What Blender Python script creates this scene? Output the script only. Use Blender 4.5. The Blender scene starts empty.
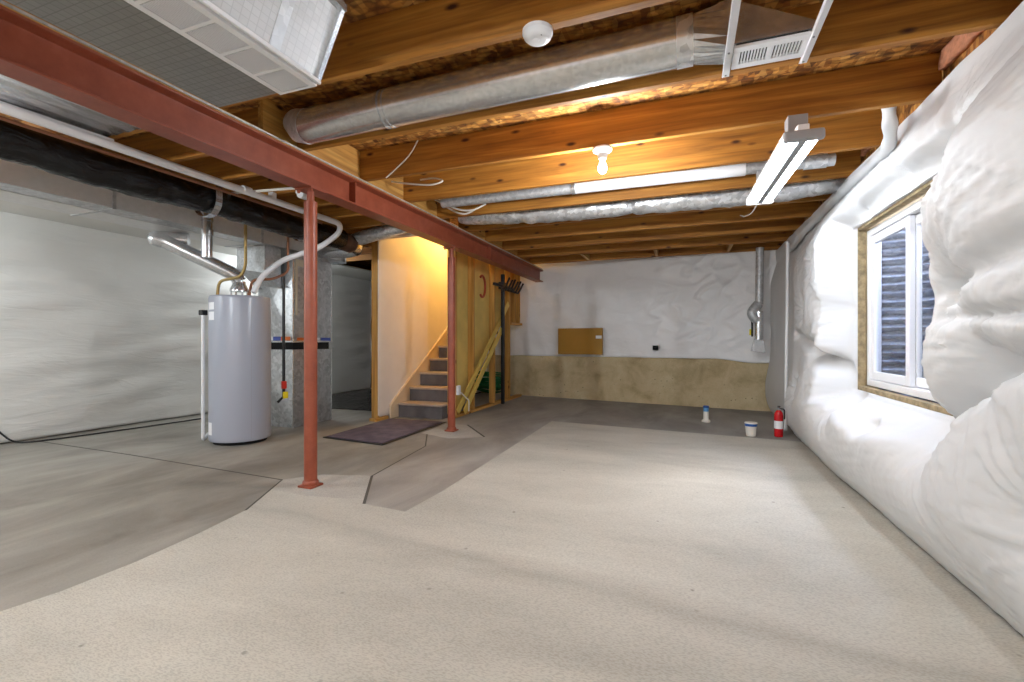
import bpy, bmesh, math, random
from mathutils import Vector, Matrix, noise
R = random.Random(7)
SC = bpy.context.scene
COL = SC.collection
PI = math.pi
JB = 2.264          # underside of the joists
SUB = 2.50          # underside of the subfloor

# ------------------------------------------------------------------ materials
MATS = {}
def lin(c):
    return tuple((x / 12.92 if x <= 0.04045 else ((x + 0.055) / 1.055) ** 2.4) for x in (v / 255 for v in c)) + (1,)
def base(name):
    m = bpy.data.materials.new(name); m.use_nodes = True
    nt = m.node_tree; b = nt.nodes['Principled BSDF']
    return m, nt, b
def N(nt, t, **kw):
    n = nt.nodes.new(t)
    for k, v in kw.items():
        if k in n.inputs: n.inputs[k].default_value = v
        else: setattr(n, k, v)
    return n
def L(nt, a, b): nt.links.new(a, b)
def coords(nt, scale=(1, 1, 1), rand=False, rot=(0, 0, 0)):
    tc = N(nt, 'ShaderNodeTexCoord'); mp = N(nt, 'ShaderNodeMapping')
    mp.inputs['Scale'].default_value = scale; mp.inputs['Rotation'].default_value = rot
    if rand:
        oi = N(nt, 'ShaderNodeObjectInfo'); ad = N(nt, 'ShaderNodeVectorMath', operation='MULTIPLY_ADD')
        co = N(nt, 'ShaderNodeCombineXYZ')
        L(nt, oi.outputs['Random'], co.inputs[0]); L(nt, oi.outputs['Random'], co.inputs[1]); L(nt, oi.outputs['Random'], co.inputs[2])
        L(nt, co.outputs[0], ad.inputs[0]); ad.inputs[1].default_value = (37, 53, 71); L(nt, tc.outputs['Object'], ad.inputs[2])
        L(nt, ad.outputs[0], mp.inputs['Vector'])
    else:
        L(nt, tc.outputs['Object'], mp.inputs['Vector'])
    return mp.outputs['Vector']
def ramp(nt, fac, stops):
    r = N(nt, 'ShaderNodeValToRGB'); e = r.color_ramp.elements
    while len(e) < len(stops): e.new(0.5)
    for el, (p, c) in zip(e, stops): el.position = p; el.color = c
    L(nt, fac, r.inputs[0]); return r.outputs[0]
def bump(nt, b, h, strength=0.3, dist=0.01):
    bp = N(nt, 'ShaderNodeBump', Strength=strength, Distance=dist); L(nt, h, bp.inputs['Height']); L(nt, bp.outputs[0], b.inputs['Normal'])
def mixc(nt, fac, a, b_, mode='MIX'):
    m = N(nt, 'ShaderNodeMix', data_type='RGBA', blend_type=mode)
    if isinstance(fac, float): m.inputs[0].default_value = fac
    else: L(nt, fac, m.inputs[0])
    for s, v in ((m.inputs[6], a), (m.inputs[7], b_)):
        if isinstance(v, tuple): s.default_value = v
        else: L(nt, v, s)
    return m.outputs[2]
def plain(name, rgb, rough=0.5, metal=0.0, nz=0.0, nscale=8, bmp=0.0, emit=None, strength=0):
    if name in MATS: return MATS[name]
    m, nt, b = base(name); c = lin(rgb)
    b.inputs['Base Color'].default_value = c; b.inputs['Roughness'].default_value = rough; b.inputs['Metallic'].default_value = metal
    if nz or bmp:
        v = coords(nt); n = N(nt, 'ShaderNodeTexNoise', Scale=nscale, Detail=5.0); L(nt, v, n.inputs['Vector'])
        if nz:
            d = tuple(x * (1 - nz) for x in c[:3]) + (1,); u = tuple(min(1, x * (1 + nz)) for x in c[:3]) + (1,)
            L(nt, ramp(nt, n.outputs[0], [(0.3, d), (0.7, u)]), b.inputs['Base Color'])
        if bmp: bump(nt, b, n.outputs[0], bmp)
    if emit:
        b.inputs['Emission Color'].default_value = lin(emit); b.inputs['Emission Strength'].default_value = strength
    MATS[name] = m; return m
def wood(name, axis, dark, mid, light, knots=True):
    m, nt, b = base(name)
    s = [9.0, 9.0, 9.0]; s['xyz'.index(axis)] = 0.55
    v = coords(nt, tuple(s), rand=True)
    n1 = N(nt, 'ShaderNodeTexNoise', Scale=2.0, Detail=6.0, Roughness=0.6, Distortion=0.6); L(nt, v, n1.inputs['Vector'])
    c = ramp(nt, n1.outputs[0], [(0.25, lin(dark)), (0.5, lin(mid)), (0.75, lin(light))])
    s2 = [60.0, 60.0, 60.0]; s2['xyz'.index(axis)] = 1.5
    v2 = coords(nt, tuple(s2), rand=True)
    n2 = N(nt, 'ShaderNodeTexNoise', Scale=1.0, Detail=3.0); L(nt, v2, n2.inputs['Vector'])
    c = mixc(nt, 0.35, c, ramp(nt, n2.outputs[0], [(0.3, (0.25, 0.25, 0.25, 1)), (0.6, (1, 1, 1, 1))]), 'MULTIPLY')
    if knots:
        s3 = [9.0, 9.0, 9.0]; s3['xyz'.index(axis)] = 3.6
        v3 = coords(nt, tuple(s3), rand=True)
        vo = N(nt, 'ShaderNodeTexVoronoi', Scale=1.0, Randomness=1.0); L(nt, v3, vo.inputs['Vector'])
        k = ramp(nt, vo.outputs['Distance'], [(0.06, (1, 1, 1, 1)), (0.16, (0, 0, 0, 1))])
        c = mixc(nt, k, c, lin((62, 26, 8)))
    L(nt, c, b.inputs['Base Color']); b.inputs['Roughness'].default_value = 0.65
    bump(nt, b, n2.outputs[0], 0.15, 0.004)
    MATS[name] = m; return m
for ax in 'xyz':
    wood('joist_wood_' + ax, ax, (122, 74, 20), (172, 114, 40), (204, 146, 62))
    wood('stud_wood_' + ax, ax, (158, 104, 42), (200, 148, 72), (222, 178, 100))
def osb_mat():
    m, nt, b = base('strand_board')
    v = coords(nt, (14, 36, 20), rot=(0, 0, 0.5)); vo = N(nt, 'ShaderNodeTexVoronoi', Scale=1.0); L(nt, v, vo.inputs['Vector'])
    v2 = coords(nt, (34, 12, 20), rot=(0, 0, 0.9)); vp = N(nt, 'ShaderNodeTexVoronoi', Scale=1.0); L(nt, v2, vp.inputs['Vector'])
    st = [(0.0, lin((84, 44, 12))), (0.35, lin((150, 92, 32))), (0.7, lin((196, 136, 58))), (1.0, lin((224, 172, 92)))]
    a = N(nt, 'ShaderNodeSeparateColor'); L(nt, vo.outputs['Color'], a.inputs[0])
    q = N(nt, 'ShaderNodeSeparateColor'); L(nt, vp.outputs['Color'], q.inputs[0])
    c = mixc(nt, 0.5, ramp(nt, a.outputs[0], st), ramp(nt, q.outputs[1], st))
    e = ramp(nt, vo.outputs['Distance'], [(0.45, (1, 1, 1, 1)), (0.75, (0.25, 0.2, 0.15, 1))])
    c = mixc(nt, 0.7, c, e, 'MULTIPLY')
    L(nt, c, b.inputs['Base Color']); b.inputs['Roughness'].default_value = 0.7
    bump(nt, b, a.outputs[0], 0.3, 0.004); MATS['osb'] = m
osb_mat()
def galv(name, c0, c1, rough, spangle=60, bmp=0.06, metal=0.65):
    m, nt, b = base(name); v = coords(nt)
    vo = N(nt, 'ShaderNodeTexVoronoi', Scale=spangle); L(nt, v, vo.inputs['Vector'])
    se = N(nt, 'ShaderNodeSeparateColor'); L(nt, vo.outputs['Color'], se.inputs[0])
    L(nt, ramp(nt, se.outputs[0], [(0, lin(c0)), (1, lin(c1))]), b.inputs['Base Color'])
    b.inputs['Metallic'].default_value = metal; b.inputs['Roughness'].default_value = rough
    n = N(nt, 'ShaderNodeTexNoise', Scale=5.0, Detail=3.0); L(nt, v, n.inputs['Vector']); bump(nt, b, n.outputs[0], bmp, 0.02)
    MATS[name] = m
galv('galvanised', (204, 206, 208), (222, 224, 226), 0.24, 60, 0.03, 0.82)
galv('galvanised_dull', (186, 188, 190), (212, 214, 216), 0.5, 45, 0.06, 0.6)
galv('spangled', (166, 168, 170), (200, 202, 204), 0.36, 30, 0.08, 0.8)
galv('foil', (190, 192, 194), (236, 238, 240), 0.3, 30, 0.9)
def foil_board(name, rgb, line):
    m, nt, b = base(name); v = coords(nt)
    br = N(nt, 'ShaderNodeTexBrick', Scale=1.0); br.offset = 0.0
    br.inputs['Color1'].default_value = lin(rgb); br.inputs['Color2'].default_value = lin(tuple(x * 0.96 for x in rgb)); br.inputs['Mortar'].default_value = lin(line)
    br.inputs['Mortar Size'].default_value = 0.0016; br.inputs['Brick Width'].default_value = 0.03; br.inputs['Row Height'].default_value = 0.03
    sp = N(nt, 'ShaderNodeSeparateXYZ'); L(nt, v, sp.inputs[0]); ad = N(nt, 'ShaderNodeMath', operation='ADD'); L(nt, sp.outputs[0], ad.inputs[0]); L(nt, sp.outputs[2], ad.inputs[1])
    cb = N(nt, 'ShaderNodeCombineXYZ'); L(nt, ad.outputs[0], cb.inputs[0]); L(nt, sp.outputs[1], cb.inputs[1]); L(nt, cb.outputs[0], br.inputs['Vector'])
    L(nt, br.outputs[0], b.inputs['Base Color']); b.inputs['Metallic'].default_value = 0.55; b.inputs['Roughness'].default_value = 0.4
    n = N(nt, 'ShaderNodeTexNoise', Scale=12.0, Detail=3.0); L(nt, v, n.inputs['Vector']); bump(nt, b, n.outputs[0], 0.15, 0.01)
    MATS[name] = m
foil_board('foil_board', (208, 208, 208), (190, 190, 190))
foil_board('foil_board_shaded', (150, 149, 146), (128, 127, 124))  # same foil board, darkened to carry the shade under the return duct
def poly_mat(name, rgb, rough=0.38, b1=0.25, sc=(6, 6, 6), fine=True):
    m, nt, b = base(name); v = coords(nt, sc)
    n = N(nt, 'ShaderNodeTexNoise', Scale=1.6, Detail=6.0, Roughness=0.55, Distortion=1.2); L(nt, v, n.inputs['Vector'])
    b.inputs['Base Color'].default_value = lin(rgb); b.inputs['Roughness'].default_value = rough
    bump(nt, b, n.outputs[0], b1, 0.03); MATS[name] = m
poly_mat('white_blanket', (212, 212, 212), 0.5, 0.06, (1.2, 2.2, 9))
poly_mat('white_film', (243, 243, 244), 0.4, 0.3, (4, 4, 6))
poly_mat('pale_film', (214, 212, 206), 0.45, 0.25, (1.2, 1.2, 7))
poly_mat('black_film', (14, 14, 15), 0.22, 0.9, (7, 3, 7))
def concrete(name, stops, scale, rough=0.85, bmp=0.15, pits=0.0, speck=0.0, stretch=(1, 1, 1)):
    m, nt, b = base(name); v = coords(nt, stretch)
    n = N(nt, 'ShaderNodeTexNoise', Scale=scale, Detail=9.0, Roughness=0.62, Distortion=0.4); L(nt, v, n.inputs['Vector'])
    c = ramp(nt, n.outputs[0], [(p, lin(q)) for p, q in stops])
    f = N(nt, 'ShaderNodeTexNoise', Scale=140.0, Detail=3.0); L(nt, v, f.inputs['Vector'])
    if speck: c = mixc(nt, speck, c, ramp(nt, f.outputs[0], [(0.38, (0.35, 0.34, 0.33, 1)), (0.55, (1, 1, 1, 1))]), 'MULTIPLY')
    if pits:
        vo = N(nt, 'ShaderNodeTexVoronoi', Scale=pits); L(nt, v, vo.inputs['Vector'])
        n3 = N(nt, 'ShaderNodeTexNoise', Scale=3.0); L(nt, v, n3.inputs['Vector'])
        md = N(nt, 'ShaderNodeMath', operation='MULTIPLY'); 
        k = ramp(nt, vo.outputs['Distance'], [(0.07, (1, 1, 1, 1)), (0.16, (0, 0, 0, 1))]); k2 = ramp(nt, n3.outputs[0], [(0.5, (0, 0, 0, 1)), (0.6, (1, 1, 1, 1))])
        L(nt, k, md.inputs[0]); L(nt, k2, md.inputs[1])
        c = mixc(nt, md.outputs[0], c, lin((58, 48, 34)))
    L(nt, c, b.inputs['Base Color']); b.inputs['Roughness'].default_value = rough; bump(nt, b, f.outputs[0], bmp, 0.004)
    MATS[name] = m
concrete('slab', [(0.28, (112, 106, 98)), (0.5, (142, 137, 128)), (0.72, (166, 161, 152))], 1.3, 0.6, 0.08, 0, 0.15, (1.6, 0.7, 1))
concrete('slab_pale', [(0.28, (120, 116, 111)), (0.5, (147, 143, 137)), (0.72, (168, 164, 158))], 1.3, 0.6, 0.08, 0, 0.15, (1.6, 0.7, 1))
concrete('skim', [(0.25, (164, 160, 150)), (0.5, (188, 184, 173)), (0.75, (204, 200, 189))], 1.1, 0.9, 0.35, 0, 0.3, (0.6, 1.5, 1))
def stain(name):
    m = MATS[name]; nt = m.node_tree; b = nt.nodes['Principled BSDF']; src = b.inputs['Base Color'].links[0].from_socket
    tc = N(nt, 'ShaderNodeTexCoord'); n = N(nt, 'ShaderNodeTexNoise', Scale=2.2, Detail=6.0); L(nt, tc.outputs['Object'], n.inputs['Vector'])
    dp = N(nt, 'ShaderNodeVectorMath', operation='DOT_PRODUCT'); L(nt, tc.outputs['Object'], dp.inputs[0]); dp.inputs[1].default_value = (0.117, 1, 0)
    a = N(nt, 'ShaderNodeMath', operation='MULTIPLY_ADD'); L(nt, n.outputs[0], a.inputs[0]); a.inputs[1].default_value = 0.2; L(nt, dp.outputs['Value'], a.inputs[2])
    a2 = N(nt, 'ShaderNodeMath', operation='ADD'); L(nt, a.outputs[0], a2.inputs[0]); a2.inputs[1].default_value = 3.6 - 0.2925 - 1.858 - 0.10
    ab = N(nt, 'ShaderNodeMath', operation='ABSOLUTE'); L(nt, a2.outputs[0], ab.inputs[0])
    k = ramp(nt, ab.outputs[0], [(0.0, (.26, .26, .26, 1)), (0.06, (.1, .1, .1, 1)), (0.14, (0, 0, 0, 1))])
    c = mixc(nt, k, src, lin((112, 104, 96)))
    n2 = N(nt, 'ShaderNodeTexNoise', Scale=5.0, Detail=2.0); L(nt, tc.outputs['Object'], n2.inputs['Vector'])
    vo = N(nt, 'ShaderNodeTexVoronoi', Scale=9.0); L(nt, tc.outputs['Object'], vo.inputs['Vector'])
    k1 = ramp(nt, vo.outputs['Distance'], [(0.05, (1, 1, 1, 1)), (0.11, (0, 0, 0, 1))]); k2 = ramp(nt, n2.outputs[0], [(0.56, (0, 0, 0, 1)), (0.64, (.7, .7, .7, 1))])
    md = N(nt, 'ShaderNodeMath', operation='MULTIPLY'); L(nt, k1, md.inputs[0]); L(nt, k2, md.inputs[1])
    c = mixc(nt, md.outputs[0], c, lin((96, 90, 84)))
    L(nt, c, b.inputs['Base Color'])
stain('skim')
concrete('pad', [(0.3, (168, 164, 156)), (0.7, (196, 191, 182))], 2.0, 0.9, 0.3, 0, 0.3)
concrete('foundation', [(0.28, (166, 148, 112)), (0.5, (202, 184, 146)), (0.72, (216, 202, 168))], 3.0, 0.9, 0.3, 16, 0.2)
plain('joint', (84, 80, 74), 0.9)
def red_mat():
    m, nt, b = base('red_oxide_paint'); v = coords(nt, (3, 3, 3))
    n = N(nt, 'ShaderNodeTexNoise', Scale=3.0, Detail=7.0, Roughness=0.65); L(nt, v, n.inputs['Vector'])
    L(nt, ramp(nt, n.outputs[0], [(0.3, lin((132, 62, 40))), (0.55, lin((148, 74, 50))), (0.78, lin((162, 88, 64)))]), b.inputs['Base Color'])
    b.inputs['Roughness'].default_value = 0.42; bump(nt, b, n.outputs[0], 0.06); MATS['red'] = m
red_mat()
def mat_rug():
    m, nt, b = base('ribbed_mat'); v = coords(nt)
    n = N(nt, 'ShaderNodeTexNoise', Scale=7.0, Detail=8.0); L(nt, v, n.inputs['Vector'])
    L(nt, ramp(nt, n.outputs[0], [(0.3, lin((70, 62, 78))), (0.7, lin((104, 94, 110)))]), b.inputs['Base Color']); b.inputs['Roughness'].default_value = 0.95
    f = N(nt, 'ShaderNodeTexNoise', Scale=260.0); L(nt, v, f.inputs['Vector']); bump(nt, b, f.outputs[0], 0.6, 0.004); MATS['rug'] = m
mat_rug()
def glass_mat():
    m = bpy.data.materials.new('window_glass'); m.use_nodes = True; nt = m.node_tree; nt.nodes.clear()
    o = N(nt, 'ShaderNodeOutputMaterial'); t = N(nt, 'ShaderNodeBsdfTransparent'); g = N(nt, 'ShaderNodeBsdfGlossy', Roughness=0.03)
    t.inputs[0].default_value = (0.93, 0.95, 0.97, 1); fr0 = N(nt, 'ShaderNodeFresnel', IOR=1.45); ge = N(nt, 'ShaderNodeNewGeometry'); iv = N(nt, 'ShaderNodeMath', operation='SUBTRACT'); iv.inputs[0].default_value = 1.0; L(nt, ge.outputs['Backfacing'], iv.inputs[1]); fr = N(nt, 'ShaderNodeMath', operation='MULTIPLY'); L(nt, fr0.outputs[0], fr.inputs[0]); L(nt, iv.outputs[0], fr.inputs[1]); mx = N(nt, 'ShaderNodeMixShader')
    L(nt, fr.outputs[0], mx.inputs[0]); L(nt, t.outputs[0], mx.inputs[1]); L(nt, g.outputs[0], mx.inputs[2]); L(nt, mx.outputs[0], o.inputs[0]); MATS['glass'] = m
glass_mat()
plain('white_vinyl', (238, 238, 240), 0.35)
plain('white_plastic', (236, 236, 238), 0.4)
plain('white_metal', (232, 232, 234), 0.4)
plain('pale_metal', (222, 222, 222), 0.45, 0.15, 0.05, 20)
plain('grey_metal', (150, 150, 152), 0.45)
plain('dark_gap', (16, 15, 15), 0.9)
plain('black_steel', (16, 16, 20), 0.4)
plain('black_rubber', (18, 18, 18), 0.5)
plain('heater_grey', (160, 164, 176), 0.28, 0.0)
plain('label_white', (238, 238, 240), 0.5)
plain('copper', (148, 100, 74), 0.5, 0.6)
plain('brass', (158, 134, 84), 0.5, 0.6)
plain('drywall', (226, 218, 212), 0.85, 0, 0.03, 5)
plain('tan_paper', (220, 190, 108), 0.8, 0, 0.12, 4)
plain('tan_board', (172, 126, 42), 0.6, 0, 0.06, 4)
plain('carpet', (106, 98, 94), 1.0, 0, 0.2, 60, 0.6)
plain('riser', (104, 98, 98), 0.9, 0, 0.12, 12)
plain('tread', (176, 158, 144), 0.7, 0, 0.1, 9)
plain('skirt', (214, 192, 164), 0.6)
plain('yellow_strip', (222, 190, 96), 0.5, 0, 0.08, 6)
plain('green_hose', (20, 112, 62), 0.4)
plain('orange_cable', (176, 76, 44), 0.5)
plain('extinguisher_red', (190, 18, 28), 0.25)
plain('bucket_white', (236, 230, 220), 0.4)
plain('band_blue', (36, 84, 158), 0.4)
plain('light_blue', (96, 160, 210), 0.4)
plain('pink_fibre', (196, 136, 104), 1.0, 0, 0.2, 30, 1.0)
plain('cable_white', (226, 222, 212), 0.5)
plain('brown_kraft', (92, 64, 48), 0.7, 0, 0.3, 20, 0.5)
plain('yellow_tag', (226, 206, 30), 0.5)
plain('red_tag', (196, 40, 24), 0.5)
plain('blue_tag', (70, 90, 170), 0.5)
plain('orange_tag', (216, 110, 40), 0.5)
plain('rough_buck', (150, 132, 100), 0.9, 0, 0.35, 30, 0.6)
plain('gravel', (120, 118, 112), 0.9, 0, 0.4, 60, 1.0)
plain('beige_steel', (206, 196, 172), 0.5, 0.2)
galv('well_steel', (140, 148, 168), (188, 195, 210), 0.6, 30, 0.03, 0.2)
plain('tube_glow', (255, 255, 255), 0.5, emit=(232, 244, 255), strength=30)
plain('bulb_glow', (255, 255, 255), 0.4, emit=(255, 250, 240), strength=14)

# ------------------------------------------------------------------ mesh helpers
class MB:
    def __init__(s): s.bm = bmesh.new(); s.mi = 0
    def _f(s, vs):
        try:
            f = s.bm.faces.new(vs); f.material_index = s.mi; return f
        except ValueError: return None
    def box(s, x0, x1, y0, y1, z0, z1, M=None):
        v = [Vector((x, y, z)) for x in (x0, x1) for y in (y0, y1) for z in (z0, z1)]
        if M: v = [M @ p for p in v]
        v = [s.bm.verts.new(p) for p in v]
        for q in ((0, 1, 3, 2), (4, 6, 7, 5), (0, 4, 5, 1), (2, 3, 7, 6), (0, 2, 6, 4), (1, 5, 7, 3)): s._f([v[i] for i in q])
        return s
    def hexa(s, pts):   # 8 points: bottom 4 ccw, top 4 ccw
        v = [s.bm.verts.new(p) for p in pts]
        for q in ((3, 2, 1, 0), (4, 5, 6, 7), (0, 1, 5, 4), (1, 2, 6, 5), (2, 3, 7, 6), (3, 0, 4, 7)): s._f([v[i] for i in q])
        return s
    def prism(s, poly, axis, a, b):
        def P(u, w, t): return {'x': (t, u, w), 'y': (u, t, w), 'z': (u, w, t)}[axis]
        A = [s.bm.verts.new(P(u, w, a)) for u, w in poly]; B = [s.bm.verts.new(P(u, w, b)) for u, w in poly]
        s._f(A); s._f(B[::-1]); n = len(A)
        for i in range(n): s._f([A[i], B[i], B[(i + 1) % n], A[(i + 1) % n]])
        return s
    def tube(s, path, r, seg=12, cap=True, closed=False):
        path = [Vector(p) for p in path]; n = len(path)
        rs = r if isinstance(r, (list, tuple)) else [r] * n
        rings = []; up = None
        for i, p in enumerate(path):
            if closed: t = path[(i + 1) % n] - path[i - 1]
            else: t = path[min(i + 1, n - 1)] - path[max(i - 1, 0)]
            t.normalize()
            if up is None: up = Vector((0, 0, 1)) if abs(t.z) < 0.9 else Vector((0, 1, 0))
            u = (up - t * up.dot(t))
            if u.length < 1e-4: u = Vector((1, 0, 0)) - t * t.x
            u.normalize(); up = u; w = t.cross(u)
            rings.append([s.bm.verts.new(p + (u * math.cos(a) + w * math.sin(a)) * rs[i]) for a in [2 * PI * k / seg for k in range(seg)]])
        m = n if closed else n - 1
        for i in range(m):
            A, B = rings[i], rings[(i + 1) % n]
            for k in range(seg): s._f([A[k], A[(k + 1) % seg], B[(k + 1) % seg], B[k]])
        if cap and not closed: s._f(rings[0][::-1]); s._f(rings[-1])
        return s
    def cyl(s, a, b, r, r2=None, seg=24): return s.tube([a, b], [r, r if r2 is None else r2], seg)
    def lathe(s, c, prof, seg=28, flip=False):
        c = Vector(c); rings = []
        for r, z in prof: rings.append([s.bm.verts.new(c + Vector((r * math.cos(2 * PI * k / seg), r * math.sin(2 * PI * k / seg), z))) for k in range(seg)])
        for A, B in zip(rings, rings[1:]):
            for k in range(seg): s._f([A[k], A[(k + 1) % seg], B[(k + 1) % seg], B[k]])
        s._f(rings[0][::-1]); s._f(rings[-1]); return s
    def grid(s, f, us, vs, skip=None):
        g = [[s.bm.verts.new(f(u, v)) for v in vs] for u in us]
        for i in range(len(us) - 1):
            for j in range(len(vs) - 1):
                if skip and skip((us[i] + us[i + 1]) / 2, (vs[j] + vs[j + 1]) / 2): continue
                s._f([g[i][j], g[i + 1][j], g[i + 1][j + 1], g[i][j + 1]])
        return g
    def mat(s, i): s.mi = i; return s
    def build(s, name, mats, parent=None, bevel=0.0, smooth=False, angle=40, solid=0.0):
        bm = s.bm
        loose = [v for v in bm.verts if not v.link_faces]
        if loose: bmesh.ops.delete(bm, geom=loose, context='VERTS')
        bmesh.ops.recalc_face_normals(bm, faces=bm.faces[:])
        me = bpy.data.meshes.new(name)
        xs = [v.co.x for v in bm.verts]; ys = [v.co.y for v in bm.verts]; zs = [v.co.z for v in bm.verts]
        o = Vector(((min(xs) + max(xs)) / 2, (min(ys) + max(ys)) / 2, min(zs)))
        bmesh.ops.translate(bm, verts=bm.verts[:], vec=-o)
        bm.to_mesh(me); bm.free()
        for m in (mats if isinstance(mats, (list, tuple)) else [mats]): me.materials.append(MATS[m])
        ob = bpy.data.objects.new(name, me); COL.objects.link(ob); ob.location = o
        if parent is not None:
            ob.parent = parent; ob.matrix_parent_inverse = Matrix.Translation(-world(parent))
        if smooth:
            for p in me.polygons: p.use_smooth = True
            me.set_sharp_from_angle(angle=math.radians(angle))
        if solid:
            sm = ob.modifiers.new('Thick', 'SOLIDIFY'); sm.thickness = solid; sm.offset = 0
        if bevel:
            bv = ob.modifiers.new('Bevel', 'BEVEL'); bv.width = bevel; bv.segments = 2; bv.limit_method = 'ANGLE'
        return ob
def world(o):
    v = Vector(o.location)
    if o.parent is not None: return v  # all meshes are laid out in room coordinates
    return v
def tag(o, label, cat, group=None):
    o['label'] = label; o['category'] = cat
    if group: o['group'] = group
    return o
def struct(o): o['kind'] = 'structure'; return o
def thing(name, loc, label, cat, group=None):
    o = bpy.data.objects.new(name, None); COL.objects.link(o); o.location = loc; o.empty_display_size = 0.1
    return tag(o, label, cat, group)
def arc(pts, r=0.08, n=6):
    pts = [Vector(p) for p in pts]; out = [pts[0]]
    for a, b, c in zip(pts, pts[1:], pts[2:]):
        d1 = (a - b); d2 = (c - b); k = min(r, d1.length * 0.45, d2.length * 0.45)
        p, q = b + d1.normalized() * k, b + d2.normalized() * k
        for i in range(n + 1):
            t = i / n; out.append(p * (1 - t) ** 2 + b * 2 * t * (1 - t) + q * t * t)
    out.append(pts[-1]); return out
def spline(pts, n=8):
    P = [Vector(p) for p in pts]; P = [P[0] * 2 - P[1]] + P + [P[-1] * 2 - P[-2]]; out = []
    for i in range(1, len(P) - 2):
        a, b, c, d = P[i - 1:i + 3]
        for k in range(n):
            t = k / n
            out.append(0.5 * ((2 * b) + (c - a) * t + (2 * a - 5 * b + 4 * c - d) * t * t + (-a + 3 * b - 3 * c + d) * t ** 3))
    out.append(P[-2]); return out
def ss(a, b, x):
    t = max(0, min(1, (x - a) / (b - a))); return t * t * (3 - 2 * t)
def frange(a, b, d):
    n = max(1, round((b - a) / d)); return [a + (b - a) * i / n for i in range(n + 1)]

# ------------------------------------------------------------------ camera
cam = bpy.data.cameras.new('camera'); co = bpy.data.objects.new('camera', cam); COL.objects.link(co)
co.location = (0, 0, 1.0); co.rotation_euler = (PI / 2, 0, math.radians(20.42))
cam.sensor_width = 36; cam.lens = 36 * 470 / 1024; cam.clip_start = 0.02
SC.camera = co
SC.view_settings.view_transform = 'Standard'; SC.view_settings.look = 'None'; SC.view_settings.gamma = 1.0; SC.view_settings.use_curve_mapping = False
SC.view_settings.exposure = 0.2

# ------------------------------------------------------------------ the shell
def wall_y(x): return 7.55 + (0.94 - x) * 0.165        # room face of the rear foundation wall
fl = MB(); fl.box(-6.5, 1.5, -2.7, 9.9, -0.15, 0.0)
sk = [(-2.42, -2.6), (-2.385, 0.92), (-2.34, 1.129), (-2.335, 1.40), (-2.374, 1.715), (-2.44, 2.05), (-2.73, 2.594), (-2.55, 2.80), (-2.187, 2.901), (-1.857, 2.385), (-1.545, 2.36), (-1.524, 2.776), (-1.581, 5.66), (0.18, 5.46), (1.14, 5.36), (1.14, -2.6)]
fl.mat(1).prism(sk[::-1], 'z', -0.01, 0.0018)
pad = [(-2.70, 4.44), (-2.30, 4.30), (-1.98, 4.49), (-2.45, 5.06), (-2.72, 5.02)]
fl.mat(2).prism(pad[::-1], 'z', -0.01, 0.0014)
pad1 = [(-2.73, 2.60), (-2.62, 2.40), (-2.30, 2.38), (-1.90, 2.44), (-2.187, 2.895), (-2.55, 2.795)]
fl.mat(2).prism(pad1[::-1], 'z', -0.01, 0.0022)
def joint(pts, w=0.012, z=0.0026):
    for (x0, y0), (x1, y1) in zip(pts, pts[1:]):
        d = Vector((x1 - x0, y1 - y0)).normalized(); n = Vector((-d.y, d.x)) * w / 2
        fl.prism([(x0 - n.x, y0 - n.y), (x1 - n.x, y1 - n.y), (x1 + n.x, y1 + n.y), (x0 + n.x, y0 + n.y)], 'z', -0.01, z)
far = [(-2.62, 4.46), (-2.33, 3.9), (-2.187, 2.901), (-1.857, 2.385), (-1.5, 2.3), (1.3, 2.3), (1.3, 7.4), (-3.4, 8.3), (-2.76, 5.3)]
fl.mat(4).prism(far[::-1], 'z', -0.01, 0.0006)
fl.mat(3)
joint([(-6.2, 2.75), (-4.6, 2.70), (-2.73, 2.594)], 0.014, 0.001)
joint([(-2.187, 2.901), (-1.857, 2.385)], 0.018)
joint([(-2.73, 2.594), (-2.44, 2.05)], 0.012)
joint([(-2.45, 5.06), (-1.98, 4.49)], 0.022, 0.002)
joint([(-2.187, 2.901), (-2.33, 3.9), (-2.62, 4.42)], 0.012, 0.001)
fl.build('floor', ['slab', 'skim', 'pad', 'joint', 'slab_pale'])['kind'] = 'structure'
# ceiling (subfloor) with the stair opening
c = MB()
c.box(-6.5, 1.6, -2.7, 4.95, SUB, SUB + 0.03); c.box(-6.5, -3.7, 4.95, 9.9, SUB, SUB + 0.03); c.box(-2.8, 1.6, 4.95, 9.9, SUB, SUB + 0.03)
struct(c.build('ceiling', 'osb'))
# right foundation wall with the window opening
WY0, WY1, WZ0, WZ1 = 2.78, 4.12, 0.65, 1.83
w = MB()
w.box(1.22, 1.30, -2.7, WY0, 0, 2.26); w.box(1.22, 1.30, WY1, 9.9, 0, 2.26); w.box(1.22, 1.30, WY0, WY1, 0, WZ0); w.box(1.22, 1.30, WY0, WY1, WZ1, 2.26)
struct(w.build('wall_right', 'foundation'))
struct(MB().box(1.26, 1.30, -2.7, 9.9, 2.261, SUB).build('trim_1', 'osb'))
# rear concrete wall (low) and framing wall above
w = MB(); w.prism([(-6.4, wall_y(-6.4)), (1.22, wall_y(1.22)), (1.22, wall_y(1.22) + 0.25), (-6.4, wall_y(-6.4) + 0.25)], 'z', 0, 0.745)
struct(w.build('wall_back', 'foundation'))
w = MB(); w.prism([(-6.4, 9.3), (1.5, 8.15), (1.5, 8.3), (-6.4, 9.5)], 'z', 0.745, 2.5); struct(w.build('wall_back.001', 'osb'))
struct(MB().box(-6.5, -6.3, -2.7, 9.9, 0, SUB).build('wall_left', 'foundation'))
struct(MB().box(-6.5, 1.45, -2.75, -2.6, 0, SUB).build('wall_front', 'drywall'))

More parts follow.
